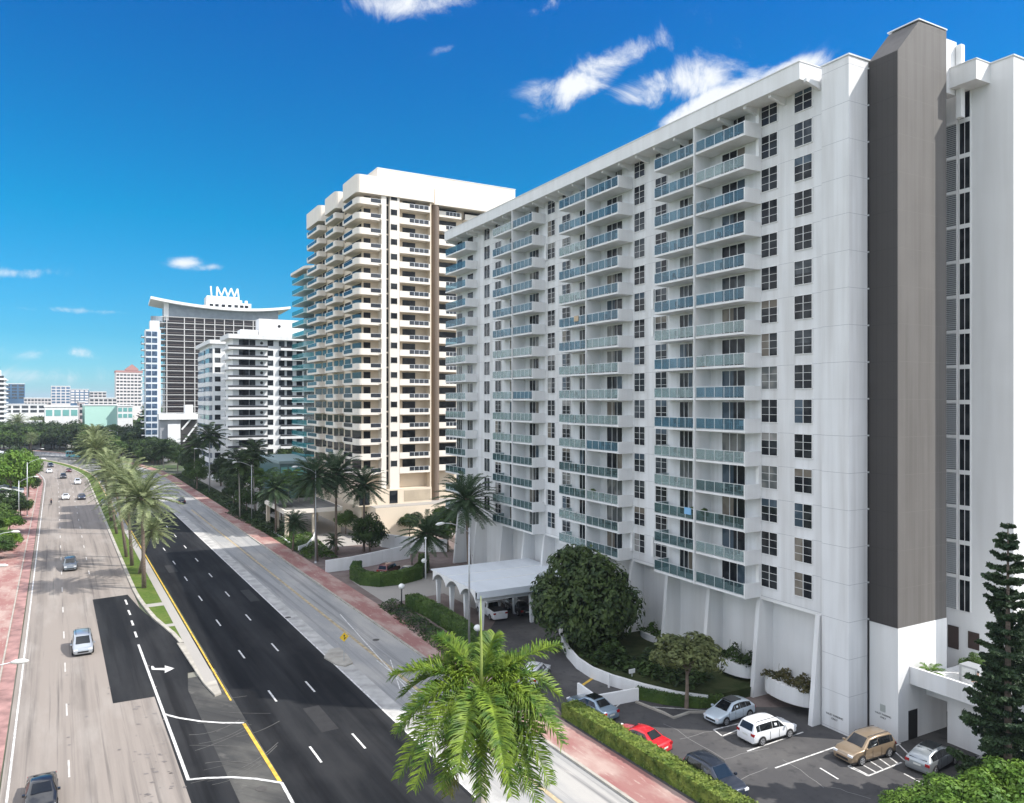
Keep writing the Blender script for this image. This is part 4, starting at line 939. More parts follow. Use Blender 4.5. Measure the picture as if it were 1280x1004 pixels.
# ---- low and distant buildings of the skyline
def low(px0, px1, ytop, Y, name, label, wallm, wins=None, depth=25, zb_=0, glass=None, vp=None, roof=None, nx=6, fl_h=3.6, nfl=3):
    B = frame_at(px0, Y, vp or 40); t = thing(name, label, 'building', (*B.o, 0), B.ang); e = P_(B, px1); zt = H+(502-ytop)*Y/F
    MB().box(0, depth, e, 0, 0, zt).build('wall', wallm, t); MB().box(-.3, depth+.3, e-.3, .3, zt, zt+.7).build('roof', roof or M_plain, t)
    if glass:
        for i in range(nx):
            for k in range(nfl):
                a = e+(0-e)*(i+.12)/nx; b = e+(0-e)*(i+.88)/nx; z = zt-fl_h*(k+1)+.5
                if z > 1: MB().box(-.12, 0, a, b, z, z+fl_h*.62).build('window', glass, t)
    return t
mint = mat('mint green render', (.42, .66, .58), .7); mg = mat('mint glass', (.16, .40, .38), .2, spec=.6); bluef = mat('blue glass facade', (.06, .14, .25), .2, spec=.6, var=.3, scale=.05)
farw = MATS['far white wall']
low(56, 98, 509, 430, 'low_office', 'low white frame building with mint glass in the middle distance', M_plain, glass=mg, nx=4, fl_h=5.5, nfl=1)
low(99, 106, 503, 470, 'low_office', 'narrow pinkish stair block between the mint glass frame and the mint green building', mat('dusty pink render', (.55, .46, .45), .8), glass=M_pane3, nx=1, nfl=3)
low(106, 147, 507, 440, 'mint_building', 'mint green building with small round windows above the trees', mint, glass=None)
low(147, 166, 508, 445, 'low_office', 'small white building with green windows right of the mint green one', M_plain, glass=mg, nx=3, nfl=2)
low(5, 31, 480, 900, 'distant_block', 'dark blue glass block beside the far-left white tower', bluef, nfl=5, glass=M_pane3, nx=3)
low(64, 88, 483, 950, 'distant_block', 'blue and white distant block left of the two spires', farw, nfl=6, glass=bluef, nx=4)
low(88, 111, 487, 980, 'distant_block', 'distant blue block under thin rooftop masts', bluef, nfl=5, glass=farw, nx=4)
low(112, 133, 490, 1000, 'distant_block', 'pale distant block right of the rooftop masts', farw, nfl=4, glass=M_pane3, nx=4)
low(30, 64, 498, 820, 'distant_block', 'long low white distant block left of the blue blocks', farw, nfl=3, glass=M_pane3, nx=8)
low(112, 146, 498, 780, 'distant_block', 'low cream distant block under the pink topped tower', farw, nfl=3, glass=M_pane3, nx=6)
low(-40, 5, 506, 700, 'distant_block', 'low white distant block below the far-left tower', farw, nfl=3, glass=M_pane3, nx=4)
low(4, 58, 506, 640, 'distant_block', 'low bright distant block with ribbon windows behind the left hand trees', M_plain, nfl=2, glass=M_pane3, nx=5)
low(350, 400, 580, 190, 'garden_pavilion', 'flat teal roofed pavilion between the glass tower and the trees', mat('teal glass wall', (.08, .16, .17), .3), nfl=1, glass=mg, nx=5, roof=mat('teal grey roof', (.22, .30, .31), .6), vp=95)
# hotel podium with stairs
B12 = frame_at(200, 335, 130); b12 = thing('hotel_podium', 'white two-storey podium with an outside stair at the foot of the hotel slab', 'building', (*B12.o, 0), B12.ang)
p12 = P_(B12, 247)
MB().box(0, 12, p12, 0, 0, 18.5).build('wall', mat('grey podium wall', (.30, .31, .33), .8), b12)  # plain grey wall behind the white panel
MB().box(-2, 12, p12, .5, 18.5, 21.0).build('roof', M_plain, b12); MB().box(-1.5, 5, P_(B12, 241), P_(B12, 231), 21.0, 25).build('roof_block', M_plain, b12)
MB().box(-1.8, -.05, P_(B12, 225), P_(B12, 209.5), 8, 16.5).build('blank_panel', M_plain, b12); MB().box(-.1, 0, P_(B12, 246), P_(B12, 226), 6, 18.4).build('recess', M_dark, b12)
st_ = MB(); st_.tube([(-1, P_(B12, 227), 14), (-1, P_(B12, 239), 19)], .4, 6).tube([(-1, P_(B12, 229), 8.5), (-1, P_(B12, 246), 16.5)], .4, 6); st_.build('stair', M_plain, b12)
for a, b, y, Yd, lb in ((30, 52, 528, 420, 'small tan roofed house beyond the left hand bend'),):
    low(a, b, y, Yd, 'low_house', lb, M_plain, glass=M_pane3, nx=3, nfl=1)
# ================================================================ PLANTS
def leaf_quad(mb, p, n, s, asp=1.6):
    n = n.normalized(); t = n.cross(Vector((R.uniform(-1, 1), R.uniform(-1, 1), R.uniform(-1, 1))))
    if t.length < 1e-3: t = Vector((1, 0, 0))
    t.normalize(); b = n.cross(t)
    t = t*s*asp*.5; b = b*s*.5
    mb.quad([p-t, p-b*.9+n*s*.1, p+t, p+b*.9+n*s*.1])
def crown_mesh(name, m, clumps=22, per=230, leaf=.075, sz=0.85, core=.62):
    mb = MB()
    cs = []
    for i in range(clumps):
        u = R.uniform(-.75, 1); a = i*2.39996+R.uniform(-.4, .4); rr = R.uniform(core-.1, core+.16); q = math.sqrt(max(0, 1-u*u))
        cs.append((Vector((rr*q*math.cos(a), rr*q*math.sin(a), rr*u*sz)), R.uniform(.24, .42)))
    cs.append((Vector((0, 0, 0)), .55))
    for c, r in cs:
        for k in range(per):
            d = Vector((R.gauss(0, 1), R.gauss(0, 1), R.gauss(0, 1))).normalized()
            if d.z < -.3 and R.random() < .5: d.z *= -1
            p = c+d*r*R.uniform(.72, 1.08)
            leaf_quad(mb, p, d+Vector((R.uniform(-.6, .6), R.uniform(-.6, .6), R.uniform(-.2, .8))), leaf*R.uniform(.6, 1.4))
    return mb.mesh(name, m)
def trunk_mesh():
    mb = MB(); mb.tube([(0, 0, 0), (.02, .01, .3), (-.01, .02, .6)], [.055, .042, .032], 8)
    for k in range(6):
        a = k*1.05+R.uniform(-.3, .3); e = R.uniform(.5, .75)
        mb.tube([(-.005, .015, .42+.03*k), (.16*math.cos(a), .16*math.sin(a), .62+.03*k), (.34*math.cos(a), .34*math.sin(a), .62+e*.3)], [.024, .016, .007], 6)
    return mb.mesh('trunk', M_bark)
TR = [trunk_mesh() for _ in range(3)]
CR = {'dark': [crown_mesh('crown', F_dark) for _ in range(3)], 'mid': [crown_mesh('crown', F_mid) for _ in range(3)], 'bright': [crown_mesh('crown', F_bright, 20, 240) for _ in range(2)]}
def tree(x, y, h, rad, kind, label, group=None, name='broadleaf_tree', crown_frac=.62, mesh=None, z=0.0, cat='tree'):
    t = thing(name, label, cat, (x, y, z), R.uniform(0, 6.28), group)
    hc = h*crown_frac/2
    th = h-hc
    put('trunk', R.choice(TR), t, scale=(h*.55, h*.55, th/.72))
    put('crown', mesh or R.choice(CR[kind]), t, (0, 0, h-hc*.95), scale=(rad, rad, hc*1.08))
    return t
# ---- palms
def bez(T, c, t): return c*(2*t*(1-t))+T*(t*t)
def frond(mb, T, arch_, *a_, kz=.35, **k_):
    return frond_(mb, T, arch_+(kz-.35)*T[2], *a_, **k_)
def frond_(mb, T, arch, nl=22, ll=.8, lw=.05, droop=.5, rr=.03, o=Vector((0, 0, 0)), fold=.5, seg=1, jit=.12):
    T = Vector(T); C = Vector((T.x*.5, T.y*.5, T.z*.35+arch)); n = 8
    mb.tube([o+bez(T, C, i/n) for i in range(n+1)], [rr*(1-.85*i/n) for i in range(n+1)], 5, cap=False)
    for i in range(nl):
        t = .14+.85*(i+.5)/nl; p = o+bez(T, C, t); tan = (bez(T, C, min(1, t+.02))-bez(T, C, t-.02)).normalized()
        side = tan.cross(Vector((0, 0, 1)))
        if side.length < .05: side = Vector((1, 0, 0))
        side.normalize(); up = side.cross(tan)
        l = ll*(math.sin(math.pi*(.12+.80*t))**.7)*R.uniform(.85, 1.1)
        for sg in (-1, 1):
            d = (side*sg*1.0+tan*R.uniform(.5, .8)+up*(fold*R.uniform(.2, 1.0)-.1)+Vector((R.uniform(-jit, jit), R.uniform(-jit, jit), R.uniform(-jit, jit)))).normalized()
            wv = (tan-d*tan.dot(d)).normalized()*lw*.5
            if seg == 1:
                e = p+d*l+Vector((0, 0, -droop*l*.6))
                mb.quad([p-wv*.6, p+wv*.6, p+(e-p)*.5+wv+Vector((0, 0, .06*l)), e, p+(e-p)*.5-wv+Vector((0, 0, .06*l))])
            else:
                q = [p, p+d*l*.38+Vector((0, 0, -droop*l*.05)), p+d*l*.72+Vector((0, 0, -droop*l*.28)), p+d*l*.94+Vector((0, 0, -droop*l*.75))]
                mb.quad([q[0]-wv*.7, q[0]+wv*.7, q[1]+wv, q[1]-wv]); mb.quad([q[1]-wv, q[1]+wv, q[2]+wv*.85, q[2]-wv*.85]); mb.quad([q[2]-wv*.85, q[2]+wv*.85, q[3]])
def palm_crown(m, n=46, rad=1.0, lo=-.55, hi=.95, nl=20, ll=.26, droop=.35, lw=.03):
    mb = MB()
    for i in range(n):
        t = (i+.5)/n; e = hi+(lo-hi)*t**.8+R.uniform(-.08, .08); a = i*2.39996+R.uniform(-.2, .2)
        rr = rad*math.cos(e*.9)*R.uniform(.85, 1.06); zz = math.sin(e)*rad*.92-.10
        frond(mb, (rr*math.cos(a), rr*math.sin(a), zz), .16+.12*max(0, e), nl, ll, lw, droop, .012, kz=.66)
    return mb.mesh('crown', m)
PC = {'date': [palm_crown(F_date, 84, lo=-.7, hi=1.2, ll=.125, nl=34, lw=.013, droop=.15) for _ in range(3)], 'green': [palm_crown(F_ddate, 80, lo=-.8, hi=1.2, ll=.14, nl=34, lw=.016, droop=.12) for _ in range(3)],
      'coco': [palm_crown(F_dark, 34, lo=-.6, hi=1.1, ll=.22, droop=.8, lw=.045) for _ in range(2)], 'queen': [palm_crown(F_mid, 22, lo=-.4, ll=.26, droop=.9, lw=.04) for _ in range(2)], 'lime': [palm_crown(F_bright, 16, lo=-.3, ll=.36, droop=.7, lw=.05) for _ in range(2)]}
def palm(px, py, cx, cy, radpx, kind, label, group=None, tr=.22, name='palm_tree', lean=1.0):
    x, y = G(px, py); hz = H-(cy-502)*y/F; dx = (cx-px)*y/F; rad = radpx*y/F
    t = thing(name, label, 'palm tree', (x, y, 0), 0, group)
    c = max(hz, 1.2); rad *= {'date': 1.02, 'green': 1.4, 'coco': 1.3, 'queen': 1.25, 'lime': 1.25}[kind]
    m = MB().tube([(0, 0, 0), (dx*.25, 0, c*.35), (dx*.6, .05, c*.7), (dx, 0, c-.02)], [tr*1.25, tr, tr*.85, tr*.95], 9); m.build('trunk', M_pbark if kind in ('queen', 'lime', 'coco') else M_bark, t, True)
    put('crown', R.choice(PC[kind]), t, (dx, 0, c), R.uniform(0, 6.28), rad)
    if kind in ('date', 'green'): MB().sphere((dx, 0, c-.25), tr*2.0, 9, 6, sz=1.5).build('crown_base', M_bark, t, True)
    return t
mg_ = 'date palms along the grass median'
palm(180, 736, 177, 624, 50, 'date', 'tall date palm nearest in the median, its straight trunk standing before all the others', mg_, .26)
palm(174, 718, 190, 664, 30, 'date', 'short date palm with a low crown behind the nearest median palm', mg_, .2)
palm(165, 708, 157, 606, 44, 'date', 'second tall date palm in the median, crown overlapping the nearest one from the left', mg_, .24)
palm(158, 697, 138, 588, 36, 'date', 'median date palm third in depth with its crown left of the two nearest', mg_, .22)
palm(146, 668, 120, 562, 32, 'date', 'median date palm standing clear at the left, beside the white car', mg_, .22)
palm(139, 652, 118, 545, 20, 'date', 'farthest tall date palm of the median group, small crown against dark trees', mg_, .22)
palm(587, 735, 583, 626, 33, 'green', 'large dark green palm behind the barrel-vaulted canopy', None, .28)
palm(533, 716, 533, 668, 27, 'green', 'short full palm between the curved hedge and the vaulted canopy', None, .22)
g2 = 'palms before the cream tower'
palm(396, 702, 392, 598, 27, 'green', 'left of the three tall palms before the cream tower, beside a lamp post', g2, .22)
palm(420, 694, 420, 594, 29, 'green', 'middle tall palm before the cream tower with the broadest crown', g2, .22)
palm(455, 690, 455, 607, 23, 'green', 'right of the three tall palms before the cream tower, over a dark round shrub', g2, .2)
palm(366, 690, 368, 654, 15, 'green', 'low bushy palm beside the flat canopy', None, .16)
palm(417, 692, 417, 676, 12, 'coco', 'tiny spiky palm at the foot of the three tall palms', None, .1)
for (a, b, c, d, lb) in ((489, 662, 489, 636, 'left small palm against the podium wall of the cream tower'), (500, 664, 501, 636, 'right small palm against the podium wall of the cream tower'), (494, 666, 495, 640, 'middle small palm against the podium wall of the cream tower')):
    palm(a, b, c, d, 12, 'coco', lb, 'small palms at the podium wall', .08)
palm(361, 652, 361, 600, 20, 'lime', 'bright yellow green palm lit by the sun in the dark right hand planting', None, .12)
palm(330, 640, 330, 596, 18, 'lime', 'slim lime green palm just left of the sunlit one', None, .12)
palm(345, 668, 344, 612, 21, 'green', 'dark feather palm left of the flat canopy', None, .2)
palm(372, 660, 374, 606, 17, 'queen', 'thin trunked palm between the sunlit palm and the three tall palms', None, .1)
palm(300, 648, 298, 578, 20, 'coco', 'palm with arching dark fronds by the second right hand lamp', None, .15)
palm(318, 642, 316, 566, 20, 'coco', 'dark palm rising behind the second right hand lamp', None, .15)
palm(262, 612, 262, 546, 20, 'coco', 'dark coconut palm against the white mid-rise blocks', 'far right hand palms', .15)
palm(243, 606, 243, 556, 17, 'coco', 'dark coconut palm left of the first right hand lamp', 'far right hand palms', .15)
palm(205, 590, 203, 562, 14, 'coco', 'small palm at the foot of the hotel podium', 'far right hand palms', .15)
palm(222, 592, 222, 572, 12, 'queen', 'small palm beside the parked vans at the far end of the right pavement', 'far right hand palms', .12)
for i, (a, b, c, d, r, lb) in enumerate(((49, 560, 47, 534, 18, 'pale date palm beyond the road bend, left of the far trees'), (22, 562, 22, 528, 15, 'date palm at the far left behind the bend'), (38, 566, 40, 548, 10, 'small palm on the inner side of the bend'), (125, 545, 125, 522, 12, 'distant palm before the mint green building'), (158, 548, 157, 526, 12, 'distant palm beside the dark conifer'), (80, 548, 78, 528, 12, 'distant palm under the mint glass frame'))):
    palm(a, b, c, d, r, 'date', lb, 'distant palms round the bend', .25)
# ---- foreground royal palm, frond by frond
yr = 28.0; xr = (601-640)*yr/F; zr = H-(862-502)*yr/F
rp = thing('royal_palm', 'big bright green royal palm in the foreground with a single upright lime spear', 'palm tree', (xr, yr, 0))
MB().tube([(0, 0, 0), (0, 0, 6), (.03, 0, zr-2.2)], [.30, .24, .21], 14).build('trunk', M_pbark, rp, True)
MB().tube([(.03, 0, zr-2.25), (.03, 0, zr-1.2), (.02, 0, zr-.1)], [.22, .19, .10], 14).build('crownshaft', mat('green crownshaft', (.16, .24, .06), .4), rp, True)
tips = [(-3.3, -.2, .55, 1.1), (-1.75, 1.2, 1.6, 1.0), (2.95, .9, 1.35, .85), (-2.85, -.7, -1.3, 1.5), (-2.7, -2.3, -2.2, 1.6), (2.7, -1.0, -1.0, 1.5), (2.45, -2.3, -2.4, 1.5), (-.6, -3.3, -1.5, 1.3), (1.15, -2.9, -2.5, 1.4), (-2.9, -1.5, -1.0, 1.5), (1.9, .8, -.6, 1.9), (-2.5, 1.3, .2, 1.5), (.9, -3.4, -1.3, 1.4), (-.3, 2.0, -.4, 1.9), (-1.0, -2.0, -2.9, 1.2), (2.1, -1.7, -.9, 1.3), (1.3, 2.1, 0.2, 1.6), (2.0, -2.6, -2.9, 1.5), (-2.1, -3.0, -2.2, 1.6), (2.9, -1.9, -1.2, 1.6), (-3.0, .6, -.5, 1.5), (.1, -2.5, -2.7, 1.3), (-1.2, -2.6, -2.4, 1.4), (1.6, -2.2, -2.6, 1.4), (0.5, 1.2, 1.7, .9), (2.9, -.2, -.2, 1.5), (1.0, -1.8, -2.6, 1.4), (-1.1, 1.9, .9, 1.2)]
for i, (a, b, c, ar_) in enumerate(tips):
    mb = MB(); frond(mb, (a, b, c), ar_*.92, 120, .84, .042, .36, .045, Vector((0, 0, 0)), fold=1.0, seg=3, jit=.30)
    mb.build('frond', F_royal if i not in (13, 14) else foliage('yellowing palm leaf', (.12, .14, .03), (.26, .25, .05), 1.5) if i == 13 else MATS['yellowing palm leaf'], rp, False, (0, 0, zr))
sp_ = MB().tube([(0, 0, zr-.1), (.02, 0, zr+1.2), (.0, 0, zr+2.5), (0, 0, zr+3.45)], [.06, .05, .04, .01], 8).build('spear_leaf', mat('lime spear leaf', (.30, .36, .10), .5), rp, True)
# ---- conifers in tiers
def conifer(x, y, h, rad, label, m, tiers=22, z=0.0, seed=1):
    t = thing('norfolk_pine', label, 'conifer', (x, y, z)); MB().tube([(0, 0, 0), (0, 0, h*.5), (0, 0, h)], [.28, .18, .03], 9).build('trunk', M_bark, t, True)
    mb = MB()
    for k in range(tiers):
        f = k/(tiers-1); zz = h*(.06+.93*f)+R.uniform(-.12, .12); L_ = rad*(1-f)**.72*R.uniform(.82, 1.05)+.15; n = 7 if f < .8 else 5; a0 = R.uniform(0, 6)
        for j in range(n):
            if R.random() < .14: continue
            a = a0+j*6.283/n+R.uniform(-.2, .2); l = L_*R.uniform(.5, 1.18); up = R.uniform(.05, .45)+f*.35
            d = Vector((math.cos(a), math.sin(a), 0)); side = Vector((-d.y, d.x, 0))
            P = [Vector((0, 0, zz))+d*(l*s_)+Vector((0, 0, l*up*s_*s_-.12*l*s_)) for s_ in (0, .35, .7, 1)]
            mb.tube(P, [.05, .035, .02, .01], 4, cap=False)
            for s_ in range(int(7+l*13)):
                q = (s_+1)/(7+l*13); p = P[0].lerp(P[3], q)+Vector((0, 0, R.uniform(-.05, .05)))
                w_s = (.24+.5*l*(1-q)*.5)*R.uniform(.5, 1.1)
                for sg in (-1, 1):
                    e = p+side*sg*w_s+d*w_s*.75+Vector((0, 0, R.uniform(.0, .3)*w_s))
                    for r_ in range(3):
                        c = p.lerp(e, (r_+1)/3); leaf_quad(mb, c, Vector((R.uniform(-1, 1), R.uniform(-1, 1), .8)), .27, 1.4)
                        leaf_quad(mb, c+Vector((0, 0, .05)), Vector((R.uniform(-1, 1), R.uniform(-1, 1), R.uniform(-1, 1))), .15, 2.2)
    mb.build('crown', m, t); return t
# near conifer at the right: base on the car park by the terrace
yc = 49.0; xc = (1260-640)*yc/F
conifer(xc, yc, H-(655-502)*yc/F+.0, 3.05, 'tall dark tiered conifer by the terrace at the right edge', F_pine, 24)
x, y = G(178, 566); conifer(x, y, H-(508-502)*y/F, 6.5, 'dark distant conifer beyond the median palms, against the slim white tower', F_pine, 16)
# ---- single trees of note
x, y = G(735, 815); tree(x-.4, y+.6, 10.6, 5.5, 'dark', 'big round dark green tree beside the vaulted canopy', name='round_tree', crown_frac=1.08, mesh=crown_mesh('crown', foliage('glossy round tree leaf', (.025, .05, .018), (.085, .125, .035), .9), 36, 430, .058, .95, .64))
x, y = G(858, 886); t = tree(x, y, 6.4, 3.1, 'mid', 'small loose olive green tree on the car park island', name='small_tree', crown_frac=.62, mesh=crown_mesh('crown', foliage('olive green leaf', (.07, .09, .03), (.17, .19, .07), 1.2), 18, 260, .09, 1.0, .62))
x, y = G(391, 676, .0)
x, y = G(455, 682); x, y = G(462, 690); tree(x, y, 6.6, 3.4, 'dark', 'dark round shrub tree under the right of the three tall palms', name='shrub_tree', crown_frac=.95)
# bottom right bush cut by the frame
bm = crown_mesh('crown', F_bright, 30, 300, .06, .8, .66)
for (bx, by, zt, rd, lb) in ((1205, 985, 3.2, 3.2, 'bright leafy bush at the bottom right corner'), (1262, 960, 4.3, 3.0, 'taller bright bush at the right edge below the conifer'), (1262, 1010, 3.6, 3.2, 'bright bush at the bottom right behind the leafy bush'), (1135, 1003, 1.6, 1.6, 'low bright shrub at the bottom edge of the car park')):
    yb_ = F*(H-zt)/(by-502); tree((bx-640)*yb_/F, yb_, zt+.6, rd, 'bright', lb, name='bush', crown_frac=1.1, mesh=bm, cat='bush')
# ---- left side planting: lush green by the west pavement
gl = 'garden trees along the west pavement'
LT = [(14, 632, 14, 6.0, 'bright', 'tallest bright green crown at the left, top of the garden trees'), (29, 612, 12, 4.8, 'bright', 'bright crown right of the tallest one, hanging over the pavement end'), (-2, 624, 12, 6, 'mid', 'mid green tree at the left edge beside the tallest crown'), (37, 606, 9, 4.0, 'mid', 'last garden tree before the bend, beside the far lamp post'), (36, 622, 7, 3.0, 'dark', 'dark low tree overhanging the end of the west pavement'),
      (10, 650, 6.5, 4.4, 'dark', 'dark tree behind the first left lamp post'), (26, 646, 5.0, 2.6, 'mid', 'small tree right beside the first left lamp post'), (-4, 668, 6, 4.2, 'mid', 'leafy tree at the left edge under the white shed'), (12, 668, 4.2, 2.8, 'bright', 'low bright shrub mass below the first left lamp post'), (6, 690, 3.8, 2.6, 'bright', 'low bright shrub above the grass strip'), (-8, 700, 4.2, 3.2, 'mid', 'low shrub at the left edge over the mown grass'), (15, 684, 2.6, 1.8, 'mid', 'small shrub touching the west pavement above the grass strip'), (18, 600, 11, 6, 'dark', 'dark tree behind the bright crowns')]
for a, b, h, rd, kd, lb in LT: x, y = G(a, b); tree(x, y, h, rd, kd, lb, gl, crown_frac=.86)
# ---- right side planting between pavement and buildings
def mass(pts, lo, hi, kinds, label_fn, group, rr=(.38, .5), cf=.78, name='broadleaf_tree'):
    for i, (x, y) in enumerate(pts):
        h = R.uniform(lo, hi); tree(x, y, h, h*R.uniform(*rr), R.choice(kinds), label_fn(i), group, crown_frac=cf, name=name)
places = ['by the first right hand lamp', 'behind the first right hand lamp', 'between the two right hand lamps', 'behind the second right hand lamp', 'under the white mid-rise block', 'beside the sunlit palm', 'below the glass tower', 'at the foot of the smaller white block']
RT = [(276, 608, 9, 0), (284, 618, 8, 1), (290, 604, 11, 2), (303, 622, 9, 3), (313, 606, 12, 4), (325, 622, 8, 5), (337, 612, 11, 6), (350, 622, 9, 7), (270, 596, 11, 8), (250, 592, 10, 9), (236, 596, 9, 10), (222, 586, 9, 11), (300, 596, 13, 12), (352, 606, 11, 13), (380, 612, 10, 14), (366, 630, 6, 15), (384, 640, 6, 16), (340, 640, 5, 17), (320, 640, 5, 18), (405, 640, 5, 19)]
RT += [(a_, b_, h_, 20+i_) for i_, (a_, b_, h_) in enumerate(((345, 600, 13), (366, 606, 12), (388, 596, 13), (310, 592, 14), (330, 598, 12), (292, 632, 7), (308, 642, 6.5), (335, 652, 5), (405, 618, 9), (432, 668, 5), (352, 650, 6), (246, 612, 9), (470, 668, 6), (512, 672, 5), (545, 684, 6), (560, 690, 8)))]
rl_ = ['dark tree just behind the first right hand lamp', 'dense tree touching the right pavement past the first lamp', 'tall dark tree between the first lamp and the white block', 'leafy tree left of the second right hand lamp', 'tall dark tree under the white block with dark-edged balconies', 'low tree right of the second right hand lamp', 'dark tree under the right half of that white block', 'mid-height tree left of the sunlit palm', 'dark tree in front of the smaller white block', 'dark tree at the foot of the hotel podium stair', 'dark tree left of the hotel podium stair', 'dark tree at the very end of the right pavement', 'tallest dark tree, behind the second lamp', 'dark tree below the glass balcony tower', 'dark tree at the corner of the cream tower', 'shrubby tree behind the flat canopy', 'shrubby tree left of the tall palms', 'low shrub tree before the sunlit palm', 'low shrub tree beneath the lime palm', 'low shrub tree behind the flat canopy column', 'tall tree below the glass tower, left one', 'tall tree below the glass tower, right one', 'tall dark tree at the west foot of the cream tower', 'tallest crown against the white block with dark-edged balconies', 'dark crown behind the sunlit palm', 'young tree by the pavement between the two lamps', 'young tree right at the foot of the second lamp', 'small tree by the garden kerb', 'dark tree between the flat canopy and the cream tower', 'small tree between the tall palms', 'small tree left of the flat canopy', 'tree left of the first right hand lamp', 'small tree against the podium wall near the small palms', 'small tree in the middle of the podium wall', 'tree at the right end of the podium wall', 'dark tree behind the short full palm']
for (a, b, h, i) in RT: x, y = G(a, b); tree(x, y, h, h*.46, R.choice(['dark', 'dark', 'mid']), rl_[i], 'dense trees behind the right pavement', crown_frac=.8)
# undergrowth strip: one mass of ground cover along the pavement
def cover(name, label, pts, h, m, n, leaf=.16, cat='ground cover', kind='stuff'):
    mb = MB()
    for (x0, y0, x1, y1, w) in pts:
        L_ = math.hypot(x1-x0, y1-y0); nx, ny = -(y1-y0)/L_, (x1-x0)/L_
        for k in range(int(n*L_*w)):
            t, u = R.random(), R.uniform(-.5, .5)*w; z = h*(1-(abs(u)/(w*.5))**3)*R.uniform(.3, 1.1)*(.7+.3*math.sin(t*L_*1.3+u))
            leaf_quad(mb, Vector((x0+(x1-x0)*t+nx*u, y0+(y1-y0)*t+ny*u, z+.08)), Vector((R.uniform(-.7, .7), R.uniform(-.7, .7), 1)), leaf*R.uniform(.6, 1.5))
    o = mb.build(name, m); tag(o, label, cat, kind=kind); return o
a, b = RD(150, 38.2), RD(290, 38.2); cover('ground_cover', 'dark ground cover beside the right pavement', [(*a, *b, 4.0)], .8, F_dark, 9, .35)
c1 = RD(128, 38.3); c2_ = RD(150, 38.6); cover('ground_cover', 'green ground cover before the flat canopy', [(*c1, *c2_, 4.0)], .6, F_mid, 16, .25)
for (p, q, w, lb) in (((372, 668), (405, 700), 5, 'shrub bed left of the three tall palms'), ((440, 668), (490, 672), 4, 'shrub bed along the podium wall'), ((300, 640), (350, 664), 7, 'shrub bed under the lime palms')):
    cover('shrub_bed', lb, [(*G(*p), *G(*q), w)], 1.2, R.choice([F_dark, F_mid]), 14, .28)
# ---- hedges: dense clipped boxes with leafy skin
def hedge(name, label, pts, w, h, m, dens=60, leaf=.13, z=0.0, core=True):
    mb = MB(); n = len(pts); L2 = []
    for i in range(n):
        a = Vector(pts[max(0, i-1)]); b = Vector(pts[min(n-1, i+1)]); d = (b-a).normalized(); k = Vector((-d.y, d.x))*w/2; p = Vector(pts[i]); L2.append((p-k, p+k))
    for i in range(n-1):
        (a0, a1), (b0, b1) = L2[i], L2[i+1]; e = .06
        for q in ([(a0, z), (b0, z), (b0, z+h-e), (a0, z+h-e)], [(b1, z), (a1, z), (a1, z+h-e), (b1, z+h-e)], [(a0, z+h-e), (b0, z+h-e), (b1, z+h-e), (a1, z+h-e)]):
            mb.quad([(p.x, p.y, zz) for p, zz in q])
        L_ = (Vector(pts[i+1])-Vector(pts[i])).length
        dd = (b0-a0).normalized(); nn = Vector((-dd.y, dd.x, 0))
        for k in range(int(dens*L_*(w+2*h))):
            t = R.random(); f = R.uniform(0, w+2*h)
            if f < w: p2 = a0.lerp(b0, t).lerp(a1.lerp(b1, t), f/w); P = Vector((p2.x, p2.y, z+h+R.uniform(-.08, .07))); nr = Vector((0, 0, 1))
            elif f < w+h: p2 = a0.lerp(b0, t); P = Vector((p2.x, p2.y, z+(f-w)))-nn*R.uniform(-.06, .07); nr = -nn
            else: p2 = a1.lerp(b1, t); P = Vector((p2.x, p2.y, z+(f-w-h)))+nn*R.uniform(-.06, .07); nr = nn
            leaf_quad(mb, P, nr+Vector((R.uniform(-.8, .8), R.uniform(-.8, .8), R.uniform(-.4, .8))), leaf*R.uniform(.6, 1.3))
    for (a0, a1) in (L2[0], L2[-1]): mb.quad([(a0.x, a0.y, z), (a1.x, a1.y, z), (a1.x, a1.y, z+h-.06), (a0.x, a0.y, z+h-.06)])
    return tag(mb.build(name, m), label, 'hedge')
q0 = RQ(G(700, 905))
hp = [RD(r, 37.15) for r in (52.5, 46, 40, 34, 28, 22, 14, 4)]
hedge('clipped_hedge', 'long clipped hedge with a light green top between the near pavement and the car park', hp, 1.5, 1.25, F_hedge, 75, .13)
hh = [G(501, 762), G(530, 778), G(560, 798), G(588, 822)]
hedge('dark_hedge', 'dark hedge running in front of the vaulted canopy posts', [(x+1.1, y+2.0) for x, y in hh], 1.8, 1.5, F_mid, 45, .16)
cover('planted_bed', 'dark mixed shrubs between the right pavement and the dark hedge', [(*G(486, 756), *G(592, 832), 3.2)], .8, F_dark, 34, .2)
hs_ = [G(447, 716), G(443, 724), G(455, 731), G(475, 733), G(500, 730), G(522, 724), G(531, 714), G(528, 706)]
hedge('curved_hedge', 'horseshoe hedge wrapped round the parked red car', hs_, 1.3, 1.9, F_mid, 36, .18)
hedge('low_hedge', 'low dark hedge along the inner edge of the car park beside the small tree', [G(795, 872), G(835, 880), G(872, 884), G(905, 882)], .9, .9, F_mid, 45, .14)
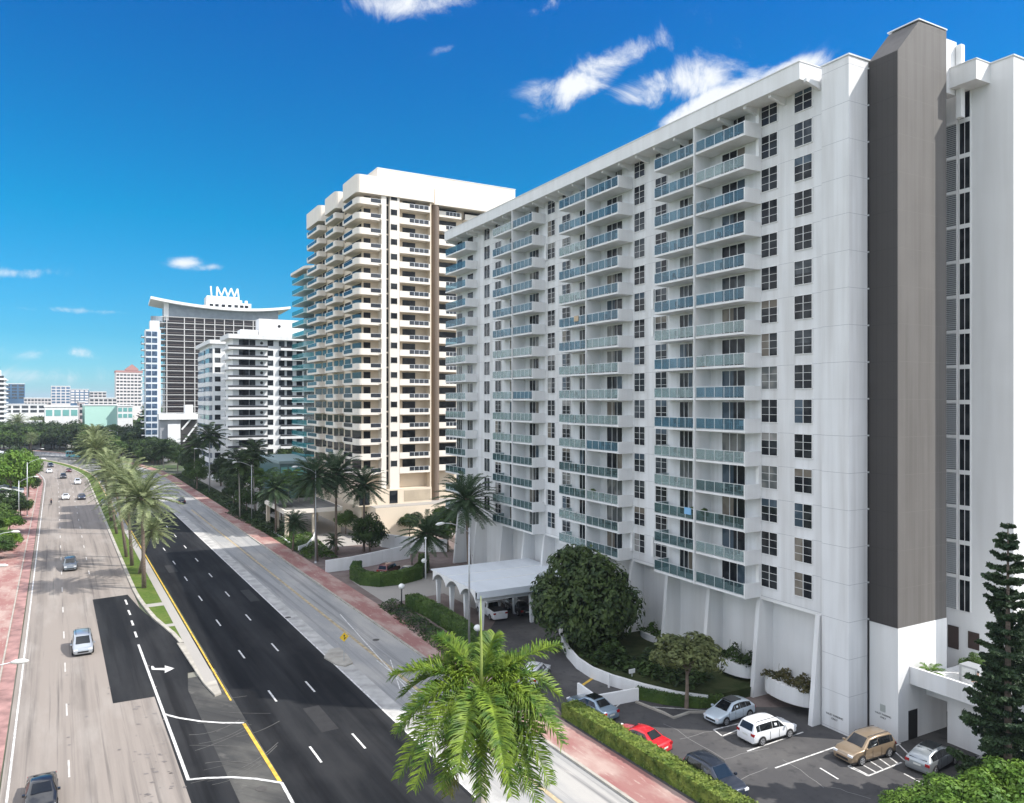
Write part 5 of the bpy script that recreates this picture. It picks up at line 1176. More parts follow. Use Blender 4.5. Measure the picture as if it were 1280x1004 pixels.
# planting inside the curved white planter and the bowls
def plants_in(fr, s0, s1, p0, p1, z, h, label, m, n=500, leaf=.2, name='planter_shrub'):
    mb = MB(); w0 = fr.W(s0, p0)
    for k in range(n):
        s, p = R.uniform(s0, s1), R.uniform(p0, p1); X = fr.W(s, p)
        e = math.sin(math.pi*(s-s0)/(s1-s0))**.4; zz = z+h*R.uniform(0, 1)*e*(.7+.5*math.sin(s*3.1+p*2))
        leaf_quad(mb, Vector((X[0], X[1], zz)), Vector((R.uniform(-1, 1), R.uniform(-1, 1), .7)), leaf*R.uniform(.6, 1.5))
    for k in range(10):
        s, p = R.uniform(s0+.3, s1-.3), R.uniform(p0, p1); X = fr.W(s, p); mb.tube([(X[0], X[1], z), (X[0]+R.uniform(-.2, .2), X[1]+R.uniform(-.2, .2), z+h*R.uniform(.7, 1.5))], .015, 3)
    return tag(mb.build(name, m), label, 'shrub')
plants_in(B1, 6.5, 11.4, .7, 2.7, 2.2, .8, 'reddish green shrubs filling the planter bowl right of the white estate car', foliage('olive red shrub leaf', (.05, .055, .02), (.12, .10, .035), 2), 900, .2)
plants_in(B1, 13.1, 17.5, .7, 2.6, 2.3, 1.1, 'dark shrubs overflowing the planter bowl above the pale electric car', F_dark, 800, .2)
plants_in(B1, 25.3, 29.5, .6, 2.2, 1.4, .9, 'green shrubs in the planter bowl behind the big round tree', F_mid, 500, .22)
# distant trees round the bend and to the horizon
fp = []
for k in range(34):   # belt just beyond the bend
    px = -15+k*6.4+R.uniform(-3, 3); Y = R.uniform(412, 428) if px < 110 else R.uniform(345, 410); fp.append(((px-640)*Y/F, Y, R.uniform(12.5, 16.0)))
for k in range(22):
    px = R.uniform(105, 215); Y = R.uniform(318, 360) if px > 120 else 350; fp.append(((px-640)*Y/F, Y, R.uniform(8.5, 12)))
for k in range(26):
    px = R.uniform(-20, 240); Y = R.uniform(480, 640); fp.append(((px-640)*Y/F, Y, R.uniform(12, 17)))
for i, (x, y, h) in enumerate(fp):
    tree(x, y, h, h*R.uniform(.5, .75), R.choice(['dark', 'mid', 'dark']), 'one of the rounded trees in the wooded belt beyond the bend of the road', 'wooded belt beyond the bend', crown_frac=.98)
# far-off wooded town cover
mb = MB()
for k in range(9000):
    Y = R.uniform(650, 3000); px = R.uniform(-400, 700); mb_x = (px-640)*Y/F
    s = R.uniform(4, 9); leaf_quad(mb, Vector((mb_x, Y, R.uniform(2, 9))), Vector((R.uniform(-.6, .6), -1, R.uniform(0, .9))), s)
tag(mb.build('far_woods', F_mid), 'far wooded cover reaching the horizon', 'woods', kind='stuff')
# ================================================================ CARS
M_tyre = mat('tyre rubber', (.015, .015, .016), .85); M_rim = mat('alloy rim', (.55, .56, .58), .3, metal=.7); M_cglass = mat('car glass', (.010, .012, .014), .06, spec=.7)
M_lamp = mat('clear lamp lens', (.75, .76, .78), .15); M_tail = mat('red lamp lens', (.32, .012, .015), .2); M_trimb = mat('black car trim', (.02, .02, .022), .5); M_plate = mat('number plate', (.65, .66, .62), .5)
def paint(name, c, metal=.35, rough=.28): return mat('paint '+name, c, rough, metal, coat=.8)
CP = {'silver': paint('silver', (.42, .45, .48), .6), 'grey': paint('grey', (.17, .19, .21), .5), 'white': paint('white', (.78, .79, .80), 0), 'black': paint('black', (.014, .015, .018), .1), 'navy': paint('navy', (.022, .03, .05), .3), 'red': paint('red', (.62, .02, .03), .1),
      'bronze': paint('bronze', (.36, .27, .18), .5), 'blue': paint('pale blue', (.26, .34, .42), .5), 'maroon': paint('maroon', (.12, .02, .025), .3), 'ice': paint('ice blue', (.58, .66, .72), .2), 'steel': paint('steel', (.33, .36, .38), .6)}
#  stations: x/L, belt, top, half width, half top width ; glass spans by station index
KIND = {
 'sedan': dict(L=4.85, W=1.84, st=[(0, .62, .70, .80, .72), (.03, .88, .94, .86, .78), (.17, .96, 1.02, .90, .74), (.30, .97, 1.40, .92, .60), (.42, .97, 1.46, .92, .62), (.55, .96, 1.42, .92, .62), (.70, .95, 1.0, .92, .76), (.88, .82, .88, .89, .74), (.97, .66, .72, .82, .68), (1, .48, .54, .74, .62)], rear=(2, 3), roof=(3, 5), front=(5, 6), side=(2, 6), wheels=(.19, .80)),
 'suv': dict(L=4.75, W=1.92, st=[(0, .80, .9, .86, .78), (.015, 1.02, 1.1, .90, .80), (.075, 1.06, 1.60, .93, .70), (.14, 1.06, 1.70, .95, .72), (.42, 1.05, 1.74, .96, .73), (.58, 1.03, 1.66, .96, .70), (.73, 1.02, 1.08, .95, .82), (.90, .94, 1.0, .92, .80), (.98, .74, .80, .84, .72), (1, .52, .6, .76, .66)], rear=(1, 2), roof=(2, 5), front=(5, 6), side=(2, 6), wheels=(.18, .80)),
 'van': dict(L=5.1, W=2.0, st=[(0, .80, .9, .88, .80), (.012, 1.0, 1.1, .93, .84), (.05, 1.05, 1.62, .96, .74), (.12, 1.05, 1.73, .98, .77), (.45, 1.04, 1.76, .99, .78), (.66, 1.02, 1.66, .99, .75), (.83, .98, 1.04, .97, .84), (.94, .84, .9, .93, .8), (.99, .68, .74, .86, .74), (1, .5, .58, .78, .68)], rear=(1, 2), roof=(2, 5), front=(5, 6), side=(2, 6), wheels=(.18, .82)),
 'hatch': dict(L=4.5, W=1.84, st=[(0, .74, .82, .84, .76), (.02, .95, 1.02, .88, .78), (.12, 1.0, 1.38, .91, .62), (.26, .99, 1.52, .93, .63), (.42, .98, 1.58, .93, .64), (.56, .96, 1.50, .93, .62), (.74, .94, .98, .92, .78), (.90, .80, .86, .88, .76), (.98, .62, .68, .80, .68), (1, .46, .52, .72, .62)], rear=(1, 3), roof=(3, 5), front=(5, 6), side=(2, 6), wheels=(.18, .81)),
 'pickup': dict(L=5.7, W=2.02, st=[(0, 1.0, 1.12, .92, .90), (.01, 1.06, 1.16, .98, .94), (.375, 1.08, 1.18, .99, .93), (.40, 1.12, 1.76, .99, .76), (.50, 1.12, 1.88, .99, .78), (.62, 1.10, 1.80, .99, .76), (.73, 1.10, 1.16, .99, .86), (.93, 1.02, 1.10, .96, .84), (.985, .84, .92, .9, .8), (1, .6, .68, .84, .76)], rear=(2, 3), roof=(3, 5), front=(5, 6), side=(3, 6), wheels=(.17, .82))}
def ring(x, be, tp, w, wt, zb=.24):
    h = [(0, zb), (w*.90, zb), (w*.985, zb+.10), (w, zb+(be-zb)*.55), (w*.975, be), (wt+(w*.975-wt)*.08, tp-.05*(1 if tp-be > .2 else .4)), (wt*.86, tp), (0, tp+.025)]
    return [(x, y, z) for y, z in h]+[(x, -y, z) for y, z in reversed(h[1:-1])]
CARMESH = {}
def car_meshes(kind):
    if kind in CARMESH: return CARMESH[kind]
    K = KIND[kind]; L_ = K['L']; st = K['st']; rings = []
    for i, s in enumerate(st): rings.append(ring((s[0]-.5)*L_, *s[1:]))
    n = len(rings[0]); b = MB(); b.v = [v for r in rings for v in r]
    for i in range(len(rings)-1):
        for k in range(n):
            k2 = (k+1) % n; b.f.append((i*n+k, i*n+k2, (i+1)*n+k2, (i+1)*n+k)); b.m.append(0)
    b.f.append(tuple(range(n-1, -1, -1))); b.m.append(0); b.f.append(tuple((len(rings)-1)*n+k for k in range(n))); b.m.append(0)
    def inset(q, e=.10, off=.012):
        c = sum(q, Vector())/4; nn = (q[1]-q[0]).cross(q[3]-q[0]).normalized()
        if nn.dot(c-Vector((c.x*.6, 0, .7))) < 0: nn = -nn
        return [c+(p-c)*(1-e)+nn*off for p in q]
    def top_glass(i0, i1):
        g = MB()
        A, B = rings[i0], rings[i1]; q = [Vector(A[6]), Vector(B[6]), Vector(B[n-6]), Vector(A[n-6])]
        q = inset(q, .07, .03); g.quad(q); return g
    front = top_glass(K['front'][0], K['front'][1]); rear = top_glass(K['rear'][0], K['rear'][1])
    sides = []
    s0, s1 = K['side']
    for sg in (0, 1):
        g = MB()
        for i in range(s0, s1):
            A, B = rings[i], rings[i+1]; a, c = (4, 5) if not sg else (n-4, n-5)
            def mixp(P, t): return Vector(P[a]).lerp(Vector(P[c]), t)
            bot, top = .10, .88; ea = .0; eb = .0
            A0, A1, B0, B1 = mixp(A, bot), mixp(A, top), mixp(B, bot), mixp(B, top)
            if A[6][2]-A[4][2] < .2: A0 = A0.lerp(B0, .35); A1 = A0.copy()+Vector((.01, 0, .01)); ea = 0
            if B[6][2]-B[4][2] < .2: B0 = B0.lerp(A0, .30); B1 = B0.copy()+Vector((0, 0, .01))
            q = [A0.lerp(B0, .02), B0.lerp(A0, .02), B1.lerp(A1, .02), A1.lerp(B1, .02)]
            o = Vector((0, .012 if not sg else -.012, .004)); g.quad([p+o for p in q])
        sides.append(g)
    # trims: pillars/seams, arches, bumpers
    tr = MB(); W = K['W']/2
    for sg in (-1, 1):
        for xf in (.36, .56, .735):
            x = (xf-.5)*L_; y = sg*(W*1.0+.004); tr.box(x-.012, x+.012, y-.006 if sg > 0 else y-.004, y+.004 if sg > 0 else y+.006, .36, .95)
        for wf in K['wheels']:
            x = (wf-.5)*L_; r = .41; c = [(x+r*math.cos(a*math.pi/8), .34+r*math.sin(a*math.pi/8)) for a in range(-1, 10)]
            y0, y1 = sg*W*.86, sg*(W+.012); bb = len(tr.v); tr.v += [(p, y1, max(.18, q)) for p, q in c]; tr.f.append(tuple(bb+i for i in range(len(c)))); tr.m.append(0)
    tr.box(-L_/2+.02, L_/2-.05, -W*.93, W*.93, .19, .26)
    tr.box(L_/2-.10, L_/2+.012, -.5, .5, .36, .52)
    wh = MB(); wh.tube([(0, -.11, 0), (0, -.10, 0), (0, .10, 0), (0, .11, 0)], [.28, .335, .335, .28], 20)
    rim = MB()
    for sg in (-1, 1): rim.prism([(.235*math.cos(a*math.pi/10), .235*math.sin(a*math.pi/10)) for a in range(20)], -.004+sg*.114, .004+sg*.114)
    rim.v = [(x, z, y) for x, y, z in rim.v]
    spk = MB()
    for sg in (-1, 1):
        for k in range(5):
            a = k*1.2566; 
            pts = [(.06*math.cos(a+.9), .06*math.sin(a+.9)), (.2*math.cos(a+.35), .2*math.sin(a+.35)), (.2*math.cos(a+.95), .2*math.sin(a+.95))]
            spk.quad([(p, sg*.1195, q) for p, q in pts])
    hl = MB(); s9 = st[-2]; zf = st[-2][1]; hl.box(L_/2-.30, L_/2-.045*L_/4.8+.03, W*.48, W*.86, zf-.08, zf+.06)
    tl = MB(); zt_ = st[1][1]; tl.box(-L_/2-.004, -L_/2+.16, W*.60, W*.93, zt_-.24, zt_-.04)
    mi = MB(); mi.box(-.09, .09, 0, .2, 0, .14)
    out = dict(body=b, front=front.mesh('windscreen', M_cglass), rear=rear.mesh('rear_window', M_cglass), side=[g.mesh('side_window', M_cglass) for g in sides], trim=tr.mesh('trim', M_trimb), tyre=wh.mesh('wheel', M_tyre, True), rim=rim.mesh('rim', M_rim), spk=spk.mesh('spoke_gap', M_trimb), hl=hl.mesh('headlight', M_lamp), tl=tl.mesh('tail_light', M_tail), K=K)
    CARMESH[kind] = out; return out
def car(kind, col, pos, head, label, cat='car', group=None, sc=1.0, name=None, roofc=None, z=.06):
    M = car_meshes(kind); K = M['K']; L_ = K['L']; W = K['W']/2
    t = thing(name or {'sedan': 'parked_car', 'suv': 'parked_car', 'van': 'car', 'hatch': 'parked_car', 'pickup': 'pickup_truck'}[kind], label, cat, (pos[0], pos[1], z), head, group); t.scale = (sc,)*3
    pc = CP[col]; o = M['body'].build('body', pc, t, True)
    mod = o.modifiers.new('bevel', 'BEVEL'); mod.width = .035; mod.segments = 2; mod.limit_method = 'ANGLE'; mod.angle_limit = math.radians(32)
    put('windscreen', M['front'], t); put('rear_window', M['rear'], t); put('side_window', M['side'][0], t); put('side_window', M['side'][1], t); put('trim', M['trim'], t)
    for wf in K['wheels']:
        for sg in (-1, 1):
            w = put('wheel', M['tyre'], t, ((wf-.5)*L_, sg*(W-.085), .335)); put('rim', M['rim'], w); put('spoke_gap', M['spk'], w)
    for sg in (-1, 1):
        put('headlight', M['hl'], t, scale=(1, sg, 1)); put('tail_light', M['tl'], t, scale=(1, sg, 1))
        s = K['st'][K['front'][1]]; MB().box(-.08, .08, 0, sg*.17, 0, .13).build('mirror', pc, t, False, ((s[0]-.03-.5)*L_, sg*(W-.02), s[1]+.0))
    MB().box(-L_/2-.012, -L_/2+.02, -.26, .26, K['st'][0][1]-.1, K['st'][0][1]+.03).build('number_plate', M_plate, t)
    if kind == 'pickup':
        MB().box(-L_*.5+.10, -L_*.5+L_*.365, -W*.80, W*.80, 1.10, 1.222).build('load_bed', M_trimb, t)
    if kind in ('suv', 'van'):
        for sg in (-1, 1): MB().tube([(-L_*.38, sg*.58, 1.74), (-L_*.3, sg*.60, 1.78), (L_*.05, sg*.60, 1.78), (L_*.08, sg*.58, 1.74)], .022, 5).build('roof_rail', M_trimb, t)
    if roofc:
        s = K['st']; MB().box((s[K['rear'][1]][0]-.5)*L_+.2, (s[K['front'][0]][0]-.5)*L_+.05, -.5, .5, s[4][2]-.03, s[4][2]+.04).build('glass_roof', M_cglass, t)
    return t
def between(tail, nose):
    a, b = G(*tail), G(*nose); return ((a[0]+b[0])/2, (a[1]+b[1])/2), math.atan2(b[1]-a[1], b[0]-a[0])
def onroad(px, py, fwd):
    p = G(px, py); r, q = RQ(p); d = ROAD_ANG if fwd else ROAD_ANG+PI
    return p, d
SOUTH = ROAD_ANG+PI
def road_car(kind, col, px, py, fwd, label, bend=0.0, **k):
    p, d = onroad(px, py, fwd); return car(kind, col, p, d+bend, label, group='cars driving on the road', z=.02, name='moving_car', **k)
road_car('sedan', 'black', 52, 1003, False, 'black car cut by the bottom edge at the left', sc=1.0)
road_car('van', 'silver', 103, 812, False, 'silver minivan coming down the middle of the west carriageway')
road_car('suv', 'grey', 87.5, 711, False, 'dark grey car in the palm shadows on the west carriageway')
road_car('sedan', 'white', 82, 624, False, 'white sedan beside the navy car on the west carriageway')
road_car('sedan', 'navy', 102, 624, False, 'dark navy sedan right of the white sedan on the west carriageway')
road_car('suv', 'black', 79, 598, False, 'black car in the shadow, middle lane of the far west carriageway')
road_car('suv', 'white', 97, 605, False, 'white car with a dark windscreen in the far lane next to the median')
road_car('suv', 'navy', 63, 584, False, 'dark blue car farthest up the west carriageway', bend=.1)
road_car('sedan', 'white', 61.5, 591, False, 'white car close in front of the farthest dark blue one', bend=.05)
road_car('sedan', 'maroon', 86, 590, False, 'maroon car half hidden by shade where the road bends')
road_car('sedan', 'black', 226, 629, True, 'black car alone on the east carriageway, driving away')
road_car('sedan', 'black', 131, 632, False, 'black car half hidden by the median palms')
D1_ = B1.ang
gpk = 'cars parked at the white slab block'
def pk(kind, col, tail, nose, label, **k): p, h = between(tail, nose); return car(kind, col, p, h, label, group=gpk, **k)
pk('suv', 'white', (655, 866), (681, 838), 'white crossover waiting on the drive beside the royal palm', name='parked_car')
pk('sedan', 'blue', (766, 904), (716, 880), 'pale blue silver sedan behind the end of the long hedge', roofc=True)
pk('sedan', 'red', (826, 943), (775, 922), 'red car half hidden behind the long hedge')
pk('suv', 'navy', (866, 968), (922, 1003), 'dark wagon with a pale windscreen beside the hedge at the bottom')
pk('hatch', 'ice', (938, 890), (884, 908), 'pale blue white electric hatchback with a black glass roof below the planter bowls', roofc=True)
pk('suv', 'white', (929, 931), (988, 914), 'white estate car parked tail out beside the pale electric hatchback')
pk('suv', 'bronze', (1108, 938), (1052, 955), 'bronze crossover facing out beside the striped bay')
pk('hatch', 'steel', (1140, 972), (1190, 944), 'silver hatchback parked tail out right of the striped bay', roofc=True)
pk('sedan', 'black', (1222, 994), (1250, 958), 'black car in deep shade under the conifer')
pk('pickup', 'white', (632, 781), (597, 759), 'white pickup truck under the vaulted canopy', name='pickup_truck')
pk('sedan', 'black', (668, 777), (632, 755), 'black sedan deep in the shade of the vaulted canopy')
pk('sedan', 'silver', (650, 766), (622, 747), 'silver sedan behind the white pickup under the vaulted canopy')
pk('suv', 'maroon', (466, 727), (505, 709), 'dark red car inside the horseshoe hedge')
pk('sedan', 'silver', (492, 727), (528, 712), 'silver car beside the dark red one inside the horseshoe hedge')
for a, b, c, lb in (((236, 592), (231, 588), 'white', 'white van-like car parked beyond the right pavement'), ((246, 598), (241, 594), 'white', 'second white car parked beyond the right pavement')):
    pk('van', c, a, b, lb)
# bus at the bend
def bus(pos, head):
    t = thing('city_bus', 'teal and white bus crossing at the bend of the road', 'bus', (*pos, .02), head)
    MB().box(-6, 6, -1.25, 1.25, .35, 3.0).build('body', paint('teal', (.06, .30, .36), .1), t); MB().box(-5.9, 5.9, -1.2, 1.2, 3.003, 3.2).build('roof', CP['white'], t)
    for sg in (-1, 1):
        for k in range(7): MB().box(-5.6+1.6*k, -4.2+1.6*k, sg*1.252, sg*1.275, 1.5, 2.6).build('window', M_cglass, t)
        for x in (-3.8, 3.8): MB().tube([(x, sg*1.0, .48), (x, sg*1.29, .48)], .48, 14).build('wheel', M_tyre, t)
    MB().box(6.0, 6.02, -1.1, 1.1, 1.2, 2.8).build('windscreen', M_cglass, t)
bus(G(97, 572), math.atan2(.35, -1.0)+PI)
# scooter with its rider
def skin_body(name, joints, edges, radii, m, parent=None, loc=(0, 0, 0), rz=0, sub=1):
    me = bpy.data.meshes.new(name); me.from_pydata(joints, edges, []); o = bpy.data.objects.new(name, me); COL.objects.link(o); o.parent = parent; o.location = loc; o.rotation_euler = (0, 0, rz)
    md = o.modifiers.new('skin', 'SKIN'); me.skin_vertices.new() if not me.skin_vertices else None
    for i, r in enumerate(radii): me.skin_vertices[0].data[i].radius = (r, r); me.skin_vertices[0].data[i].use_root = (i == 0)
    s = o.modifiers.new('sub', 'SUBSURF'); s.levels = sub; s.render_levels = sub; me.materials.append(m)
    for p in me.polygons: p.use_smooth = True
    return o
SKIN = mat('skin', (.42, .25, .17), .6)
def person(label, pos, rz, shirt, trous, sit=False, arms=(.35, .2)):
    t = thing('person', label, 'person', pos, rz)
    if not sit:
        J = [(0, 0, .95), (0, 0, 1.15), (0, 0, 1.42), (0, 0, 1.52), (0, 0.01, 1.60), (0, .01, 1.72), (0, .18, 1.42), (.08, .26, 1.14), (.28, .24, 1.0), (.38, .23, 1.0), (0, -.18, 1.42), (.10, -.26, 1.14), (.30, -.22, 1.02), (.40, -.2, 1.02), (0, .10, .9), (.04, .11, .5), (0, .11, .09), (.14, .12, .04), (0, -.10, .9), (-.05, -.11, .5), (-.08, -.11, .09), (.07, -.12, .04)]
    else:
        J = [(0, 0, .80), (.02, 0, 1.0), (.08, 0, 1.25), (.11, 0, 1.34), (.13, 0, 1.42), (.13, 0, 1.53), (.08, .18, 1.25), (.25, .24, 1.02), (.45, .22, .98), (.52, .2, .98), (.08, -.18, 1.25), (.25, -.24, 1.02), (.45, -.22, .98), (.52, -.2, .98), (.05, .12, .78), (.40, .14, .72), (.32, .14, .34), (.45, .14, .30), (.05, -.12, .78), (.40, -.14, .72), (.32, -.14, .34), (.45, -.14, .30)]
    E_ = [(0, 1), (1, 2), (2, 3), (3, 4), (4, 5), (2, 6), (6, 7), (7, 8), (8, 9), (2, 10), (10, 11), (11, 12), (12, 13), (0, 14), (14, 15), (15, 16), (16, 17), (0, 18), (18, 19), (19, 20), (20, 21)]
    Rr = [.13, .13, .15, .055, .09, .085, .06, .045, .033, .035, .06, .045, .033, .035, .09, .06, .042, .04, .09, .06, .042, .04]
    skin_body('body', J, E_, Rr, SKIN, t)
    skin_body('shirt', [J[0], J[1], J[2], J[6], tuple((a+b)/2 for a, b in zip(J[6], J[7])), J[10], tuple((a+b)/2 for a, b in zip(J[10], J[11]))], [(0, 1), (1, 2), (2, 3), (3, 4), (2, 5), (5, 6)], [.16, .16, .175, .08, .07, .08, .07], shirt, t)
    def dn(a, b, f): return tuple(x+(y-x)*f for x, y in zip(a, b))
    skin_body('trousers', [J[0], J[14], J[15], dn(J[15], J[16], .9), J[18], J[19], dn(J[19], J[20], .9)], [(0, 1), (1, 2), (2, 3), (0, 4), (4, 5), (5, 6)], [.15, .11, .08, .065, .11, .08, .065], trous, t)
    MB().sphere((J[5][0]-.02, 0.005, J[5][2]+.03), .095, 10, 7).build('hair', M_black, t, True)
    MB().sphere((J[5][0]+.085, 0.01, J[5][2]-.03), .018, 6, 5).build('nose', SKIN, t, True)
    return t
x, y = B1.W(-4.6, -2.6)[:2]; person('person in a white shirt and dark trousers standing on the terrace behind the parapet', (x, y, 4.8), 2.2, mat('white shirt', (.8, .8, .8), .8), mat('dark trousers', (.03, .03, .05), .8))
p = G(64, 631); s = thing('scooter', 'small dark scooter on the west carriageway near the left kerb', 'scooter', (*p, .02), SOUTH)
for x_ in (-.6, .6): MB().tube([(x_, -.05, .27), (x_, .05, .27)], .27, 14).build('wheel', M_tyre, s)
MB().box(-.75, -.05, -.14, .14, .38, .72).box(-.1, .4, -.16, .16, .28, .36).tube([(.6, 0, .3), (.45, 0, .95)], .05, 6).tube([(.42, -.3, .98), (.42, .3, .98)], .02, 5).build('frame', M_trimb, s)
MB().box(-.7, 0, -.13, .13, .72, .80).build('seat', M_black, s)
person('person in dark clothes riding the scooter', (p[0]+.3*math.cos(ROAD_ANG), p[1]+.3*math.sin(ROAD_ANG), .02), SOUTH, mat('dark jacket', (.04, .04, .06), .8), MATS['dark trousers'], sit=True)
# ================================================================ STREET FURNITURE
def lamp(base, h, arm, adir, label, group='street lamps', r=.10, head=.9):
    t = thing('street_lamp', label, 'street lamp', (*base, .0), adir, group)
    MB().tube([(0, 0, 0), (0, 0, h*.55), (0, 0, h)], [r*1.3, r, r*.75], 10).build('pole', M_steel, t, True)
    MB().tube([(0, 0, h-.5), (arm*.25, 0, h+.1), (arm*.7, 0, h+.65), (arm, 0, h+.75)], [r*.55, r*.5, r*.4, r*.35], 7).build('arm', M_steel, t, True)
    MB().tube([(arm-.1, 0, h+.74), (arm+.2, 0, h+.74), (arm+head*.7, 0, h+.70), (arm+head, 0, h+.68)], [.07, .16, .17, .05], 8).build('lamp_head', mat('pale lamp housing', (.70, .70, .68), .4), t, True)
    MB().tube([(0, 0, 0), (0, 0, .35)], [r*2.2, r*1.7], 8).build('base', M_steel, t)
    return t
WST = ROAD_ANG+PI/2; EST = ROAD_ANG-PI/2
def zat(px, py_b, py_t): Y = G(px, py_b)[1]; return H-(py_t-502)*Y/F
for (a, b, c, arm, lb) in ((261.5, 617, 563.5, 3.2, 'first lamp post on the right pavement, tallest against the dark trees'), (314.6, 652, 581, 3.2, 'second lamp post on the right pavement, in front of the shrub beds'), (394.5, 704, 588, 3.0, 'third lamp post on the right pavement, beside the tall palms'), (586.5, 815, 660, 3.0, 'near lamp post standing in front of the vaulted canopy')):
    lamp(G(a, b), zat(a, b, c), arm, WST, lb)
for (a, b, c, lb) in ((23.5, 656, 601, 'lamp post on the west pavement, arm over the road, below the tallest crown'), (34, 646, 578, 'taller bare post on the west pavement behind the first lamp post'), (39.5, 598, 564, 'far lamp post at the end of the west pavement'), (34, 560, 543, 'distant lamp post on the outside of the bend')):
    lamp(G(a, b), zat(a, b, c), 2.8, EST, lb)
for (hx, hy, lb) in ((34, 825, 'lamp reaching in from the left edge over the near west pavement'), (9, 706, 'lamp head reaching in from the left edge above the mown grass'), (24, 664, 'lamp reaching in from the left edge below the first lamp post')):
    Y = F*(H-9.6)/(hy-502); X = (hx-640)*Y/F; ba = (X-4.0*math.cos(EST), Y-4.0*math.sin(EST)); lamp(ba, 8.85, 3.2, EST, lb)
for (a, b, c, lb) in ((122, 575, 535, 'far lamp post in the median beyond the last palms'), (147, 568, 540, 'far lamp with an arched arm before the dark conifer')): lamp(G(a, b), zat(a, b, c), 3.0, WST, lb)
# globe lamps
def globe(px, py, gy, lb):
    c = G(px, py); z = H-(gy-502)*c[1]/F; t = thing('globe_lamp', lb, 'globe lamp', (*c, 0), 0, 'white globe lamps of the forecourt')
    MB().tube([(0, 0, 0), (0, 0, z-.3)], .08, 8).build('post', M_trimb, t, True); MB().sphere((0, 0, z), .42, 14, 10, sz=.85).build('globe', mat('white globe', (.85, .85, .83), .3), t, True)
globe(502, 757, 733, 'white globe lamp at the corner of the dark hedge'); globe(597, 812, 785, 'white globe lamp at the canopy end of the dark hedge'); globe(530, 722, 701, 'small white globe lamp behind the horseshoe hedge'); globe(515, 706, 690, 'white globe lamp by the white ramp wall')
MB()
t = thing('flag_post', 'slim white post beside the short full palm', 'post', (*G(532, 724), 0)); MB().tube([(0, 0, 0), (0, 0, 6.0)], [.12, .08], 8).build('pole', M_trim, t, True); MB().sphere((0, 0, 6.1), .2).build('finial', M_trim, t, True)
# yellow warning sign
c = G(430, 828); s = thing('traffic_sign', 'yellow diamond merge sign on its kerbed island', 'road sign', (*c, .15), ROAD_ANG+PI)
MB().tube([(0, 0, 0), (0, 0, 2.9)], .04, 6).build('post', M_steel, s)
MB().quad([(.05, 0, 1.95), (.05, .48, 2.43), (.05, 0, 2.91), (.05, -.48, 2.43)]).quad([(.03, 0, 1.95), (.03, -.48, 2.43), (.03, 0, 2.91), (.03, .48, 2.43)]).build('sign_plate', mat('sign yellow', (.85, .55, .03), .4), s)
sm = MB()
for pts in ([(-.02, 2.15), (.04, 2.15), (.04, 2.55), (-.02, 2.55)], [(-.1, 2.52), (.12, 2.52), (.01, 2.72)], [(.06, 2.2), (.2, 2.35), (.2, 2.45), (.04, 2.3)]): sm.quad([(.056, y, z) for y, z in pts])
sm.build('symbol', M_black, s)
# ================================================================ FORECOURT STRUCTURES
# vaulted canopy
a, b = G(551.6, 756), G(604, 788); BC = Frame(b[0], b[1], 117)
cn = thing('vaulted_canopy', 'long white barrel-vaulted canopy on slim tapered posts beside the round tree', 'canopy', (b[0], b[1], 0), BC.ang)
span = BC.L(a)[0]; nb_ = 3; bw = span/nb_; E0 = 13.6
vault = MB(); K_ = 12
for j in range(nb_):
    for k in range(K_):
        t0, t1 = k/K_, (k+1)/K_
        def vp(t): return (j*bw+bw*t, 3.3+1.15*math.sin(math.pi*t)**.7)
        (s0, z0), (s1, z1) = vp(t0), vp(t1)
        vault.quad([(s0, .9, z0), (s1, .9, z1), (s1, -E0, z1), (s0, -E0, z0)])
roofm = MB(); roofm.box(-.7, span+.7, -E0, 1.0, 4.52, 4.66)
roofm.box(-.7, -.45, -E0, 1.0, 3.9, 4.518)
roofm.build('roof_sheet', mat('white canopy sheet', (.66, .70, .74), .45, var=.05, scale=.25, stretch=(.2, 2, 1)), cn)
vault.build('vault_soffit', M_plain, cn, True)
fr_ = MB()
for j in range(nb_):
    for k in range(K_):
        (s0, z0), (s1, z1) = (j*bw+bw*k/K_, 3.3+1.15*math.sin(math.pi*k/K_)**.7), (j*bw+bw*(k+1)/K_, 3.3+1.15*math.sin(math.pi*(k+1)/K_)**.7)
        fr_.quad([(s0, 1.004, z0), (s1, 1.004, z1), (s1, 1.004, 4.7), (s0, 1.004, 4.7)])
        fr_.quad([(s0, .9, z0), (s0, 1.004, z0), (s1, 1.004, z1), (s1, .9, z1)])
fr_.build('arched_fascia', M_trim, cn)
for j in range(nb_+1):
    for pp in (.2, -6.5, -13.0):
        m = MB(); x0 = j*bw; m.v = [(x0-.14, pp-.2, 0), (x0+.14, pp-.2, 0), (x0+.14, pp+.2, 0), (x0-.14, pp+.2, 0), (x0-.24, pp-.3, 3.45), (x0+.24, pp-.3, 3.45), (x0+.24, pp+.3, 3.45), (x0-.24, pp+.3, 3.45)]
        for q in ((0, 3, 2, 1), (4, 5, 6, 7), (0, 1, 5, 4), (1, 2, 6, 5), (2, 3, 7, 6), (3, 0, 4, 7)): m.f.append(q); m.m.append(0)
        m.build('post', M_plain, cn)
rb = MB()
for j in range(1, nb_): rb.box(j*bw-.05, j*bw+.05, -E0, .95, 4.662, 4.72)
rb.build('roof_rib', M_trim, cn)
